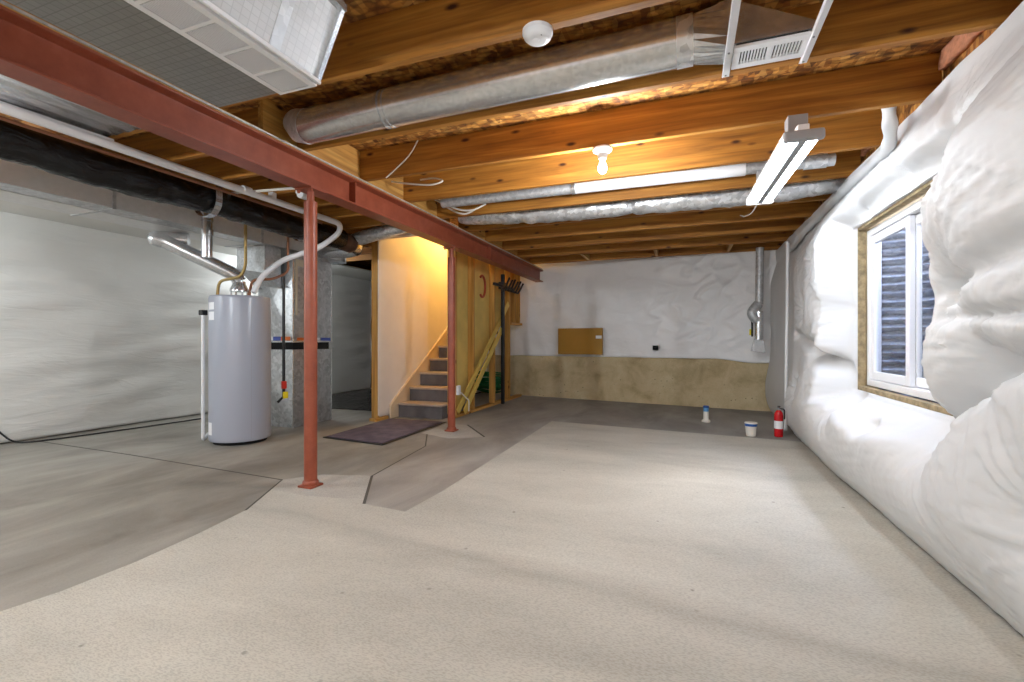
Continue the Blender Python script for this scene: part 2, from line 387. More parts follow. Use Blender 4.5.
# ------------------------------------------------------------------ right wall insulation blanket
PIN = [(2.511, 1.228, .34), (4.087, 1.228, .26), (3.2, 1.905, .2), (2.245, 0.904, .36), (3.924, 0.60, .3), (2.56, 0.60, .32), (4.552, 0.95, .24), (2.569, 1.84, .34), (3.85, 1.86, .22), (4.6, 1.65, .25), (5.2, 1.3, .25), (5.3, 0.55, .25), (1.5, 1.5, .4), (1.2, 0.6, .4), (0.3, 1.2, .4), (-0.9, 1.0, .4), (1.7, 0.45, .3)]
CRE = [((2.245, .904), (2.42, .72), .06, .75), ((2.42, .72), (2.56, .62), .06, .85), ((4.552, .95), (4.2, .84), .05, .7), ((4.2, .84), (3.93, .61), .06, .8), ((4.552, .95), (5.5, 1.06), .05, .35),
       ((2.511, 1.228), (1.7, 1.33), .05, .3), ((2.56, 1.10), (0.5, 1.075), .025, .25), ((2.245, .904), (1.5, .98), .05, .5), ((5.84, 0), (5.84, 2.1), .04, .3), ((2.569, 1.84), (1.6, 2.3), .05, .25), ((2.569, 1.84), (3.2, 1.9), .05, .45), ((3.2, 1.9), (3.85, 1.87), .05, .5), ((3.924, .60), (3.2, .52), .05, .25), ((2.56, .6), (3.2, .52), .05, .3)]
PH = [R.uniform(0, 6.28) for _ in PIN]; NF = [R.randint(9, 15) for _ in PIN]
def segd(y, z, a, b):
    dx, dz = b[0] - a[0], b[1] - a[1]; t = max(0, min(1, ((y - a[0]) * dx + (z - a[1]) * dz) / (dx * dx + dz * dz)))
    return math.hypot(y - a[0] - t * dx, z - a[1] - t * dz)
HY0, HY1, HZ0, HZ1 = 2.69, 4.11, 0.645, 1.825
def blanket(y, z):
    flat = ss(5.55, 5.9, y)
    xb = 1.08 - 0.018 * y
    tz = (1.18 - xb) * (1 - ss(0.2, 0.9, z)) * ss(-0.25, 0.15, z) * 1.05
    p = 1.0
    for (py, pz, s) in PIN:
        r2 = ((y - py) ** 2 + (z - pz) ** 2) / (s * s)
        if r2 < 9: p *= 1 - 1.0 * math.exp(-2.1 * math.sqrt(r2 + 0.004) * (1 + 0.5 * math.sqrt(r2)))
    for a, b, wd, dp in CRE:
        d = segd(y, z, a, b)
        if d < wd * 3.5: p *= 1 - dp * math.exp(-(d / wd) ** 2)
    top = 1 - ss(1.72, 2.26, z) * 0.9
    T = (0.27 * top * ss(-0.3, 0.5, z)) * (1 - 0.4 * ss(4.3, 5.4, y)) * (1 - 0.35 * flat)
    t = T * p + tz * (0.55 + 0.45 * p) * 0.55 * (1 - 0.35 * flat)
    # folds raying from the pinches
    for i, (py, pz, s) in enumerate(PIN):
        dy, dz = y - py, z - pz; r = math.hypot(dy, dz)
        if r < 0.75 and not flat > 0.9:
            th = math.atan2(dz, dy) + 0.5 * noise.noise(Vector((y * 2, z * 2, i * 7.1)))
            n1 = noise.noise(Vector((math.cos(th) * 3.2, math.sin(th) * 3.2, i * 3.3))); n2 = noise.noise(Vector((math.cos(th) * 7, math.sin(th) * 7, i * 5.3 + r)))
            t += ss(0.01, 0.09, r) * (0.042 * (1 - abs(n1)) ** 7 * math.exp(-r / 0.22) + 0.017 * (1 - abs(n2)) ** 6 * math.exp(-r / 0.3))
    # long soft folds and a puckered seam
    t += 0.005 * noise.noise(Vector((y * 1.6, z * 7 + 2.5 * noise.noise(Vector((y, z, 4))), 3.7))) * (1 - 0.3 * flat)
    f = noise.noise(Vector((y * 2.0, z * 26 + y * 5, 9.1))); t += 0.006 * (1 - abs(f)) ** 8 * (1 - flat)
    if y < 2.62: t += 0.008 * math.exp(-((z - 1.085) / 0.05) ** 2) * math.sin(y * 85 + 3 * noise.noise(Vector((y * 5, 0, 0))))
    t += flat * 0.008 * noise.noise(Vector((y * 7, z * 1.6, 1.1)))
    # round over toward the window opening
    dl = max(HY0 - y, y - HY1, HZ0 - z, z - HZ1)
    if 0 <= dl + 1e-6 < 0.14 :
        on_right = y < HY0 + 1e-6 and HZ0 + 0.05 < z < HZ1 - 0.05
        if on_right:
            te = 0.045 + 0.125 * math.sin(PI * (z - HZ0) / (HZ1 - HZ0)) ** 0.45 * (1 - 0.16 * math.exp(-((z - 1.2) / 0.07) ** 2)) + 0.006 * math.sin(z * 21)
            k = ss(0, 0.16, dl); t = te * (1 - k) + t * k
            t -= 0.02 * (1 - ss(0, 0.03, dl))
        else: t = 0.034 + max(0, t - 0.034) * (0.12 + 0.88 * ss(0, 0.13, dl))
    t = max(t, 0.018 + 0.026 * ss(1.95, 2.2, z) + 0.01 * noise.noise(Vector((y * 5, z * 5, 8))))
    return 1.205 - t
ys = frange(-2.5, 1.2, 0.08)[:-1] + frange(1.2, HY0, 0.014)[:-1] + frange(HY0, HY1, 0.0149)[:-1] + frange(HY1, 5.9, 0.018)[:-1] + frange(5.9, 7.46, 0.03)
zs = frange(0.014, HZ0, 0.0143)[:-1] + frange(HZ0, HZ1, 0.0143)[:-1] + frange(HZ1, 2.255, 0.0145)
b = MB()
hole = lambda u, v: HY0 < u < HY1 and HZ0 < v < HZ1
b.grid(lambda u, v: Vector((blanket(u, v), u, v + (0.012 * noise.noise(Vector((u * 2.3, 0, 5))) if v > 2.2 else 0) + (0.008 * noise.noise(Vector((u * 1.5, 0, 2))) if v < 0.03 else 0))), ys, zs, hole)
be = [e for e in b.bm.edges if e.is_boundary and all(HY0 - .03 < v.co.y < HY1 + .03 and HZ0 - .03 < v.co.z < HZ1 + .03 for v in e.verts)]
ret = bmesh.ops.extrude_edge_only(b.bm, edges=be)
for v in [g for g in ret['geom'] if isinstance(g, bmesh.types.BMVert)]: v.co.x = 1.212
be = [e for e in b.bm.edges if e.is_boundary and all(v.co.z > 2.2 for v in e.verts)]
ret = bmesh.ops.extrude_edge_only(b.bm, edges=be)
for v in [g for g in ret['geom'] if isinstance(g, bmesh.types.BMVert)]: v.co.x = 1.25; v.co.z = 2.262
tag(b.build('insulation_blanket', 'white_blanket', smooth=True, angle=75), 'white quilted insulation blanket bulging over the concrete wall around the window', 'insulation')
# batten strip and rolled top edge
t = MB(); t.tube(spline([(1.005 + .02 * zz / 2, 5.83, zz) for zz in (.03, .25, .5, .75, 1.0, 1.25, 1.5, 1.75, 2.0, 2.08)], 6), 0.017, 10)
tag(t.build('drain_pipe', 'white_plastic', smooth=True), 'thin white vertical pipe against the insulation beside the fire extinguisher', 'pipe')
t = MB(); t.tube(spline([(1.04, 3.16, 2.47), (1.05, 3.17, 2.27), (1.09, 3.30, 2.13), (1.12, 3.66, 2.145), (1.12, 4.26, 2.14), (1.12, 5.0, 2.13), (1.12, 5.6, 2.11), (1.12, 6.2, 2.06)], 8), [0.034 + 0.004 * math.sin(i * 1.3) for i in range(57)], 14)
tag(t.build('wrapped_pipe', 'white_blanket', smooth=True), 'white wrapped roll running along the top edge of the quilted insulation', 'pipe')
# rolled pink batts at the joist ends
JY = [0.585, 1.2, 1.81, 2.425, 3.06, 3.67, 4.28, 4.9, 5.51, 6.12, 6.74, 7.35]
PL = ['pink fibreglass batt at the wall end of the joist bay beside the white register', 'pink fibreglass batt above the insulation in the bay before the lamp holder', 'pink fibreglass batt above the insulation in the bay of the strip light']
for k, (a, bb) in enumerate(((1.81, 2.425), (2.425, 3.06), (3.67, 4.28))):
    m = MB()
    m.grid(lambda u, v: Vector((1.222 + 0.02 * noise.noise(Vector((u * 9, v * 9, k))) + 0.02, u, v)), frange(a + .045, bb - .006, .03), frange(2.40, 2.495, .02))
    tag(m.build('insulation_batt', 'pink_fibre', smooth=True, solid=0.03), PL[k], 'insulation')

# ------------------------------------------------------------------ window
win = MB()
FX0, FX1 = 1.225, 1.30; wy0, wy1, wz0, wz1 = 2.80, 4.10, 0.68, 1.795
def rect_frame(m, x0, x1, y0, y1, z0, z1, w):
    m.box(x0, x1, y0, y0 + w, z0, z1); m.box(x0, x1, y1 - w, y1, z0, z1); m.box(x0, x1, y0 + w, y1 - w, z0, z0 + w); m.box(x0, x1, y0 + w, y1 - w, z1 - w, z1)
rect_frame(win, FX0, FX1, wy0, wy1, wz0, wz1, 0.045)
wo = struct(win.build('window_1', 'white_vinyl', bevel=0.004))
def wpart(mb, name, mat, par, bevel=0.003):
    o = mb.build(name, mat, par, bevel=bevel); return o
s1 = MB(); rect_frame(s1, 1.235, 1.265, 3.43, 4.05, 0.73, 1.745, 0.055); so1 = wpart(s1, 'sash', 'white_vinyl', wo)
s2 = MB(); rect_frame(s2, 1.268, 1.295, 2.85, 3.48, 0.73, 1.745, 0.055); so2 = wpart(s2, 'sash', 'white_vinyl', wo)
wpart(MB().box(1.248, 1.252, 3.48, 4.0, 0.78, 1.695), 'glass_pane', 'glass', so1, 0); wpart(MB().box(1.28, 1.284, 2.9, 3.43, 0.78, 1.695), 'glass_pane', 'glass', so2, 0)
bk = MB(); rect_frame(bk, 1.172, 1.222, wy0 - .03, wy1 + .03, wz0 - .035, wz1 + .04, 0.03); struct(bk.build('trim_2', 'rough_buck', bevel=0.003))
# corrugated window well outside
ww = thing('window_well', (1.5, 3.45, 0.3), 'corrugated steel window well curving outside the window', 'window well')
def wellp(a, z):
    rr = 1 + 0.045 * math.sin(2 * PI * z / 0.066)
    return Vector((1.306 + 0.66 * rr * max(0, math.sin(a)) ** 0.75, 3.45 - 1.05 * rr * math.cos(a), z))
m = MB(); m.grid(wellp, [PI * i / 40 for i in range(41)], frange(0.3, 2.25, 0.0103)); m.build('well_wall', 'well_steel', ww, smooth=True, angle=80, solid=0.004)
MB().prism([(1.306 + .62 * math.sin(a), 3.45 - 1.0 * math.cos(a)) for a in [PI * i / 20 for i in range(21)]], 'z', 0.28, 0.42).build('gravel_bed', 'gravel', ww)

# ------------------------------------------------------------------ plastic sheeting on rear and left walls
def yback(x, z):
    g = wall_y(x) - 0.02; top = 8.06 + (x + 2.8) * (-0.56 / 3.9)
    k = ss(0.7, 2.3, z); return g * (1 - k) + top * k
def sheet_back(x, z):
    d = 0.03 * noise.noise(Vector((x * 1.7, z * 1.7, 2))) + 0.022 * noise.noise(Vector((x * 4 + z * 3, z * 4.5 - x * 2, 6)))
    r = ss(-1.6, 0.2, x) * ss(0.7, 1.1, z)
    d += 0.03 * r * (1 - abs(noise.noise(Vector((x * 2.6 + z, z * 5 - x * 1.5, 11))))) ** 6
    d += 0.012 * (1 - abs(math.sin(x * 9 + z * 3))) ** 4 * ss(0.95, 0.78, z)
    return Vector((x, yback(x, z) - 0.03 - d, z))
def zlow(x): return 0.735 - 0.05 * ss(0.35, 0.95, x) + 0.01 * noise.noise(Vector((x * 3, 1, 1)))
m = MB(); m.grid(lambda x, k: sheet_back(x, zlow(x) + (2.42 - zlow(x)) * k), frange(-3.57, 1.2, 0.025), frange(0, 1, 0.016))
tag(m.build('plastic_sheet', 'white_film', smooth=True, angle=80, solid=0.003), 'wrinkled white plastic sheet covering the rear wall above the bare concrete', 'plastic sheet')
def sheet_left(y, z):
    if z > 2.256: return Vector((-6.2 + 0.9 * (z - 2.256) / 0.04, y, 2.256 - 0.012 * abs(noise.noise(Vector((y * 1.3, z * 90, 0))))))
    d = 0.03 * noise.noise(Vector((y * 0.8, z * 2.6, 3))) + 0.018 * noise.noise(Vector((y * 1.3 + z, z * 6 - y, 5)))
    return Vector((-6.22 + d, y, z))
m = MB(); m.grid(sheet_left, frange(-2.5, 8.6, 0.06), frange(0.012, 2.256, 0.03) + [2.262, 2.27, 2.28, 2.29, 2.296])
tag(m.build('plastic_sheet', 'pale_film', smooth=True, angle=80, solid=0.003), 'long pale plastic sheet on the far wall behind the water heater', 'plastic sheet')

# fibreboard panel on rear sheet
p = thing('access_panel', (-1.72, 7.86, 0.77), 'tan rectangular fibreboard panel on the white plastic of the rear wall', 'panel')
def yb(x): return yback(x, 0.95) - 0.165
def slab_on(x0, x1, z0, z1, th, name, mat, par, off=0.0, bev=0.002):
    a, bq = yb(x0) - off, yb(x1) - off
    return MB().hexa([(x0, a, z0), (x1, bq, z0), (x1, bq + th, z0), (x0, a + th, z0), (x0, a, z1), (x1, bq, z1), (x1, bq + th, z1), (x0, a + th, z1)]).build(name, mat, par, bevel=bev)
slab_on(-2.08, -1.30, 0.775, 1.215, 0.07, 'board', 'tan_board', p)
slab_on(-1.41, -1.31, 1.04, 1.09, 0.002, 'sticker', 'label_white', p, 0.003, 0)
o = thing('outlet_box', (-0.46, 7.7, 0.86), 'small dark outlet box cut into the rear plastic sheet', 'outlet')
for nm, mt, x0, x1, z0, z1, of in (('box', 'dark_gap', -.50, -.42, .86, .935, .0), ('torn_flap', 'white_film', -.505, -.415, .93, .945, .006)):
    slab_on(x0, x1, z0, z1, .06, nm, mt, o, of, 0.001)

# ------------------------------------------------------------------ beam, posts, plate
prof = [(-.07, 2.04), (.07, 2.04), (.07, 2.053), (.007, 2.06), (.007, 2.22), (.07, 2.227), (.07, 2.24), (-.07, 2.24), (-.07, 2.227), (-.007, 2.22), (-.007, 2.06), (-.07, 2.053)]
bt = thing('steel_beam', (-2.44, 2.7, 2.04), 'long rust red steel beam running under the joists to the rear wall', 'beam')
MB().prism([(x - 2.44, z) for x, z in prof], 'y', -2.58, 7.95).build('beam_body', 'red', bt, bevel=0.003)
for y in (0.55, 2.95, 5.6): MB().box(-2.4325, -2.375, y, y + .01, 2.062, 2.218).build('stiffener', 'red', bt, bevel=.001)
tag(MB().box(-2.505, -2.375, -2.58, 7.92, 2.2405, 2.2635).build('sill_plate', 'stud_wood_y'), 'flat wooden plate on top of the red steel beam', 'plank')
tag(MB().box(-2.374, -2.366, -2.58, 7.9, 2.246, 2.256).build('metal_strip', 'galvanised_dull'), 'thin grey metal strip along the top edge of the red beam', 'strip')
def post(x, y, label, dz):
    t = thing('steel_post', (x, y, 0), label, 'post', 'red steel posts')
    MB().cyl((x, y, 0.012), (x, y, 1.955 - dz), 0.043, seg=28).build('shaft', 'red', t, smooth=True)
    MB().cyl((x, y, 1.955 - dz), (x, y, 2.027), 0.024, seg=16).build('screw_jack', 'red', t, smooth=True)
    MB().box(x - .07, x + .07, y - .07, y + .07, 2.027, 2.0395).build('cap_plate', 'red', t, bevel=.002)
    q = MB().box(x - .058, x + .058, y - .058, y + .058, 0.0026, 0.016)
    q.lathe((x, y, 0.016), [(.055, 0), (.053, .02), (.047, .03)], 20)
    q.build('base_plate', 'red', t, bevel=.002)
    for sx in (-1, 1):
        MB().lathe((x + sx * .055, y - .052, 2.009), [(.009, 0), (.011, .004), (.011, .0175)], 6).build('bolt', 'red', t)
post(-2.425, 2.545, 'red steel post nearest the water heater, with screw jack top', 0.0)
post(-2.452, 4.66, 'red steel post standing at the foot of the stairs', 0.03)

# ------------------------------------------------------------------ joists
ORD = ['joist above the vent duct end, nearest the camera', 'joist crossing behind the boxed return duct', 'joist carrying the round smoke detector', 'joist directly behind the big round duct, under the white register', 'joist carrying the bare bulb lamp holder', 'joist between the bulb and the thin pipe duct', 'joist between the thin pipe duct and the silver foil duct', 'joist just behind the silver foil duct', 'second joist behind the silver foil duct', 'third joist behind the silver foil duct', 'fourth joist behind the silver foil duct', 'last joist along the rear plastic sheet']
for k, y in enumerate(JY):
    x1 = 1.24
    m = MB().box(-2.49 if k > 1 else -2.49, x1, y, y + .04, JB, SUB - .001)
    tag(m.build('floor_joist', 'joist_wood_x', bevel=.003), 'wooden floor ' + ORD[k], 'joist', 'joists over the open room')
LY = [1.85 + .406 * k for k in range(0, 8)]
LO = ['first wooden joist left of the red beam, at the end of the sheet metal panel'] + [o_ + ' wooden joist left of the red beam, counting back from the sheet metal panel' for o_ in ('second', 'third', 'fourth', 'fifth', 'sixth', 'seventh', 'eighth')]
for k, y in enumerate(LY):
    tag(MB().box(-6.2, -2.51, y, y + .04, JB + .001, SUB - .001).build('floor_joist', 'joist_wood_x', bevel=.003), LO[k], 'joist', 'joists over the utility side')
for k, y in enumerate([5.25, 5.66, 6.07]):
    tag(MB().box(-6.2, -3.72, y, y + .04, JB + .001, SUB - .001).build('floor_joist', 'joist_wood_x', bevel=.003), ['wooden joist', 'second wooden joist', 'third wooden joist'][k] + ' over the dark passage behind the furnace', 'joist', 'joists over the utility side')
# blocking standing on the beam between joists
BL = ['beside the boxed return duct', 'at the capped end of the big round duct', 'above the red post by the water heater', 'behind the loops of white cable', 'at the start of the thin pipe duct', 'next to the silver foil duct end', 'over the red post by the stairs', 'over the stud wall', 'over the hooked black pole', 'near the far end of the red beam']
for k in range(1, 11):
    a, bq = JY[k] + .042, JY[k + 1] - .002
    if k == 6: continue
    lo, hi = (a + .3, bq) if k == 2 else (a, bq)
    tag(MB().box(-2.46, -2.42, lo, hi, JB, SUB - .002).build('blocking', 'stud_wood_y', bevel=.002), 'short wooden block on the red beam ' + BL[k - 1], 'block', 'blocks between joists on the beam')
for k, x in enumerate((-1.45, -.42, .55)):
    tag(MB().box(x - .02, x + .02, 6.782, 7.348, JB + .004, 2.36).build('cross_brace', 'stud_wood_y', bevel=.002), ['short cross block in the last joist bay nearest the red beam', 'short cross block in the last joist bay above the middle of the rear wall', 'short cross block in the last joist bay nearest the quilted insulation'][k], 'block', 'cross blocks in the last bay')

# ------------------------------------------------------------------ ducts over the room
def band(m, a, bq, r, w=.02):
    d = (Vector(bq) - Vector(a)).normalized(); c_ = Vector(a)
    m.tube([c_ - d * w / 2, c_ + d * w / 2], r, 28)
D = thing('round_duct', (-1, 2.3, 2.22), 'large shiny galvanised round duct between the first joists', 'duct')
a, e = Vector((-2.22, 2.3, 2.335)), Vector((.02, 2.3, 2.375))
MB().tube([a, a + (e - a) * .27], .1, 32).build('duct_pipe', 'galvanised', D, smooth=True)
MB().tube([a + (e - a) * .27, e], .104, 32).build('duct_pipe', 'galvanised', D, smooth=True)
m = MB(); 
for f in (.26, .275): band(m, a + (e - a) * f, e, .108, .012)
m.build('joint_band', 'galvanised', D, smooth=True)
m = MB(); m.tube([a + Vector((-.09, 0, .05)), a + Vector((-.05, 0, .012)), a + Vector((.01, 0, 0))], [.085, .1, .103], 28); m.build('end_elbow', 'galvanised_dull', D, smooth=True)
m = MB(); band(m, e + Vector((-.03, 0, 0)), e + Vector((1, 0, .02)), .107, .07); m.build('foil_tape', 'foil', D, smooth=True)
# tapered boot of the duct
bt_ = MB(); ring0 = [Vector((.02, 2.3 + .1 * math.cos(2 * PI * k / 24), 2.375 + .1 * math.sin(2 * PI * k / 24))) for k in range(24)]
def sq(k):
    an = 2 * PI * k / 24; cx, cz = math.cos(an), math.sin(an); q = 1 / max(abs(cx), abs(cz))
    return Vector((.17, 2.3 + .075 * cx * q, 2.375 + .1 * cz * q))
v0 = [bt_.bm.verts.new(p_) for p_ in ring0]; v1 = [bt_.bm.verts.new(sq(k)) for k in range(24)]
for k in range(24): bt_._f([v0[k], v0[(k + 1) % 24], v1[(k + 1) % 24], v1[k]])
bt_.hexa([(.17, 2.225, 2.276), (.49, 2.225, 2.276), (.49, 2.375, 2.276), (.17, 2.375, 2.276), (.17, 2.225, 2.475), (.49, 2.225, 2.31), (.49, 2.375, 2.31), (.17, 2.375, 2.475)])
bt_.build('register_boot', 'galvanised', D)
# register and its two hanger straps
rg = thing('ceiling_register', (.335, 2.3, 2.255), 'white slotted air register between two metal straps under the round duct', 'vent')
m = MB(); X0, X1, Y0, Y1 = .19, .48, 2.215, 2.385; z0, z1 = 2.250, 2.262
nsl = 13; gx0, gx1, gx2, gx3 = .215, .325, .345, .455
m.box(X0, X1, Y0, 2.252, z0, z1); m.box(X0, X1, 2.348, Y1, z0, z1); m.box(X0, gx0, 2.252, 2.348, z0, z1); m.box(gx1, gx2, 2.252, 2.348, z0, z1); m.box(gx3, X1, 2.252, 2.348, z0, z1)
m.build('face_plate', 'white_metal', rg, bevel=.001)
m = MB()
for ga, gb in ((gx0, gx1), (gx2, gx3)):
    n = 9
    for i in range(n + 1):
        xx = ga + (gb - ga) * i / n
        m.box(xx - .0030, xx + .0030, 2.252, 2.348, z0 + .001, z1 - .001)
m.build('louver', 'white_metal', rg)
MB().box(.2, .47, 2.245, 2.355, 2.266, 2.272).build('dark_backing', 'dark_gap', rg)
for k, x in enumerate((.172, .492)):
    s = thing('hanger_strap', (x, 2.1, 2.25), ['white metal strap under the joists at the round duct end of the register', 'white metal strap under the joists at the wall side end of the register'][k], 'strap', 'straps beside the register')
    MB().box(x - .016, x + .016, 1.86, 2.46, 2.2605, 2.2630).build('flat_bar', 'white_metal', s)
    MB().box(x - .016, x - .013, 1.86, 2.42, 2.238, 2.2600).build('flange', 'white_metal', s)
    for yy in (2.26, 2.445): MB().lathe((x, yy, 2.2565), [(.004, 0), (.005, .0038)], 10).build('screw', 'grey_metal', s)
# thin pipe duct
D = thing('pipe_duct', (-.6, 3.98, 2.28), 'thin white painted metal pipe duct running along between joists', 'duct')
MB().tube([(-2.2, 4.0, 2.325), (-.9, 4.0, 2.322)], .046, 20).build('duct_pipe', 'galvanised_dull', D, smooth=True)
MB().tube([(-.9, 4.0, 2.322), (.42, 4.0, 2.318)], .049, 20).build('duct_pipe', 'white_metal', D, smooth=True)
MB().tube([(.42, 4.0, 2.318), (1.0, 4.0, 2.312)], .043, 20).build('duct_pipe', 'galvanised_dull', D, smooth=True)
m = MB(); band(m, (-.92, 4, 2.322), (1, 4, 2.318), .053, .03); m.build('joint_band', 'galvanised', D, smooth=True)
m = MB(); band(m, (.88, 4, 2.312), (1.2, 4, 2.31), .05, .14); m.build('foil_tape', 'foil', D, smooth=True)
# foil wrapped duct
def crinkle(path, r, seg=24, amp=.012, key=0, fr=9):
    m = MB(); path = [Vector(p_) for p_ in path]; n = len(path); rings = []
    for i, p_ in enumerate(path):
        t_ = (path[min(i + 1, n - 1)] - path[max(i - 1, 0)]).normalized(); u = Vector((0, 0, 1)); u = (u - t_ * u.dot(t_)).normalized(); w_ = t_.cross(u); rr = r if not callable(r) else r(i / (n - 1))
        rg_ = []
        for k in range(seg):
            an = 2 * PI * k / seg; dr = u * math.cos(an) + w_ * math.sin(an)
            q = p_ + dr * rr; nn = noise.noise(Vector((q.x * fr, q.y * fr * 1.0, q.z * fr)) + Vector((key, 0, 0))) + .6 * noise.noise(q * fr * 2.7)
            rg_.append(m.bm.verts.new(q + dr * amp * nn))
        rings.append(rg_)
    for A, B in zip(rings, rings[1:]):
        for k in range(seg): m._f([A[k], A[(k + 1) % seg], B[(k + 1) % seg], B[k]])
    m._f(rings[0][::-1]); m._f(rings[-1]); return m
D = thing('insulated_duct', (-.6, 4.6, 2.2), 'silver foil wrapped duct sagging along a joist bay behind the strip light', 'duct')
pts = spline([(-2.3, 4.6, 2.375), (-2.0, 4.6, 2.345), (-1.5, 4.6, 2.31), (-1.0, 4.6, 2.30), (-.45, 4.6, 2.30), (.1, 4.6, 2.295), (.7, 4.6, 2.30), (1.2, 4.6, 2.33)], 14)
nn_ = len(pts)
def rfoil(f): 
    r = .098
    for c_ in (.26, .56): r -= .02 * math.exp(-((f - c_) / .008) ** 2)
    return r
crinkle(pts, rfoil, 26, .011, 1).build('foil_jacket', 'foil', D, smooth=True, angle=25)
for c_ in (.26, .56):
    i = int(c_ * (nn_ - 1)); m = MB(); band(m, pts[i], pts[i + 1], .086, .014); m.build('tie_strap', 'galvanised_dull', D, smooth=True)
crinkle(spline([(-3.75, 4.5, 2.16), (-3.5, 4.5, 2.20), (-3.1, 4.5, 2.26), (-2.62, 4.5, 2.36)], 12), .075, 22, .01, 4).build('foil_jacket', 'foil', D, smooth=True, angle=25)
# boxed return air duct
D = thing('return_air_duct', (-1.6, 0, 1.99), 'boxed foil faced return air duct with a white slotted grille underneath', 'duct')
ye = 1.43; y0 = -2.2
MB().hexa([(-1.854, y0, 1.99), (-1.33, y0, 1.99), (-1.33, ye, 1.99), (-1.854, ye, 1.99), (-1.87, y0, 2.2), (-1.22, y0, 2.235), (-1.22, ye, 2.235), (-1.87, ye, 2.2)]).build('duct_box', 'foil_board', D)
MB().box(-1.852, -1.516, y0, ye - .002, 1.9865, 1.9895).build('bottom_panel', 'foil_board_shaded', D)  # underside shade painted as a darker foil colour
MB().box(-1.89, -1.195, y0, ye + .006, 2.236, 2.2605).build('top_flange', 'galvanised', D)
m = MB(); m.hexa([(-1.335, ye - .012, 1.985), (-1.325, ye - .012, 1.985), (-1.325, ye + .006, 1.985), (-1.335, ye + .006, 1.985), (-1.22, ye - .012, 2.236), (-1.205, ye - .012, 2.236), (-1.205, ye + .006, 2.236), (-1.22, ye + .006, 2.236)]); m.build('corner_angle', 'galvanised', D)
m = MB(); m.hexa([(-1.3295, 1.2, 1.992), (-1.327, 1.2, 1.992), (-1.327, 1.245, 1.992), (-1.3295, 1.245, 1.992), (-1.2195, 1.2, 2.235), (-1.217, 1.2, 2.235), (-1.217, 1.245, 2.235), (-1.2195, 1.245, 2.235)]); m.build('foil_tape', 'foil', D)
MB().box(-1.322, -1.312, y0, ye, 1.982, 1.996).build('edge_trim', 'white_metal', D)
g = MB(); g.box(-1.515, -1.492, y0, ye, 1.978, 1.9895); g.box(-1.358, -1.332, y0, ye, 1.978, 1.9895)
yy = ye
cells = []
while yy > 0.0:
    g.box(-1.492, -1.358, yy - .012, yy, 1.978, 1.9895); cells.append((yy - .132, yy - .012)); yy -= .132
gr = g.build('grille', 'white_metal', D)
m = MB()
for a_, b_ in cells:
    x = -1.486
    while x < -1.362:
        m.box(x, x + .0035, a_ + .004, b_ - .004, 1.979, 1.988); x += .0075
m.build('louver', 'white_metal', gr)
m = MB()
for a_, b_ in cells:
    m.box(-1.492, -1.358, a_, a_ + .003, 1.9775, 1.986)
    m.box(-1.492, -1.358, a_, b_, 1.988, 1.9895)
m.build('dark_gap', 'galvanised_dull', gr)

# smoke detector, lamp holder, strip light
s = thing('smoke_detector', (-.57, 1.83, 2.225), 'round white smoke detector under a joist near the camera', 'smoke detector')
MB().lathe((-.57, 1.83, 2.222), [(.030, 0), (.046, .004), (.056, .014), (.059, .024), (.062, .026), (.062, .0415)], 36).build('housing', 'white_plastic', s, smooth=True)
MB().lathe((-.575, 1.82, 2.2205), [(.014, 0), (.016, .0015)], 20).build('test_button', 'label_white', s)
MB().lathe((-.545, 1.80, 2.2215), [(.003, 0), (.003, .002)], 8).build('indicator', 'grey_metal', s)
s = thing('lamp_holder', (-.52, 3.10, 2.2), 'white porcelain lamp holder with one bare bulb under a joist', 'lamp')
MB().lathe((-.52, 3.10, 2.196), [(.026, 0), (.03, .012), (.034, .03), (.058, .048), (.063, .056), (.063, .0665)], 32).build('porcelain_base', 'white_plastic', s, smooth=True)
MB().lathe((-.52, 3.10, 2.098), [(.004, 0), (.018, .006), (.027, .02), (.030, .034), (.027, .052), (.020, .068), (.0165, .08), (.0155, .0975)], 28).build('light_bulb', 'bulb_glow', s, smooth=True)
s = thing('strip_light', (.55, 3.5, 2.05), 'white strip light with two glowing tubes hanging below the joists', 'light fixture')
q = Vector((.585, 2.87, 0)); q2 = Vector((.53, 4.14, 0)); ax = (q2 - q).normalized(); A = math.atan2(-ax.x, ax.y)
M = Matrix.Translation((.5575, 3.505, 0)) @ Matrix.Rotation(A, 4, 'Z'); Lh = .61
m = MB(); m.box(-.095, .095, -Lh, Lh, 2.105, 2.125, M); m.box(-.028, .028, -Lh, Lh, 2.125, 2.16, M); m.build('channel', 'white_metal', s, bevel=.003)
MB().box(-.020, .020, -Lh + .01, Lh - .01, 2.070, 2.1045, M).build('centre_spine', 'grey_metal', s, bevel=.004)
for sx in (-1, 1):
    m = MB(); r_ = .027
    pr = [(sx * .058 + r_ * math.cos(t_), 2.1045 - .036 * math.sin(t_)) for t_ in [PI * i / 12 for i in range(13)]]
    P0 = [m.bm.verts.new(M @ Vector((u, -Lh + .02, v))) for u, v in pr]; P1 = [m.bm.verts.new(M @ Vector((u, Lh - .02, v))) for u, v in pr]
    for i in range(12): m._f([P0[i], P0[i + 1], P1[i + 1], P1[i]])
    m._f(P0); m._f(P1[::-1]); m._f([P0[0], P1[0], P1[-1], P0[-1]])
    m.build('light_tube', 'tube_glow', s, smooth=True)
for e_, nm in ((-1, 'end_cap'), (1, 'end_cap')):
    m = MB(); ya, yb_ = sorted((e_ * (Lh - .018), e_ * (Lh + .022)))
    m.box(-.098, .098, ya, yb_, 2.066, 2.126, M); m.build(nm, 'grey_metal' if e_ < 0 else 'white_metal', s, bevel=.014)
for yq in (-.46, .42): MB().box(-.05, .05, yq - .04, yq + .04, 2.16, 2.2625, M).build('mounting_bracket', 'grey_metal', s, bevel=.004)
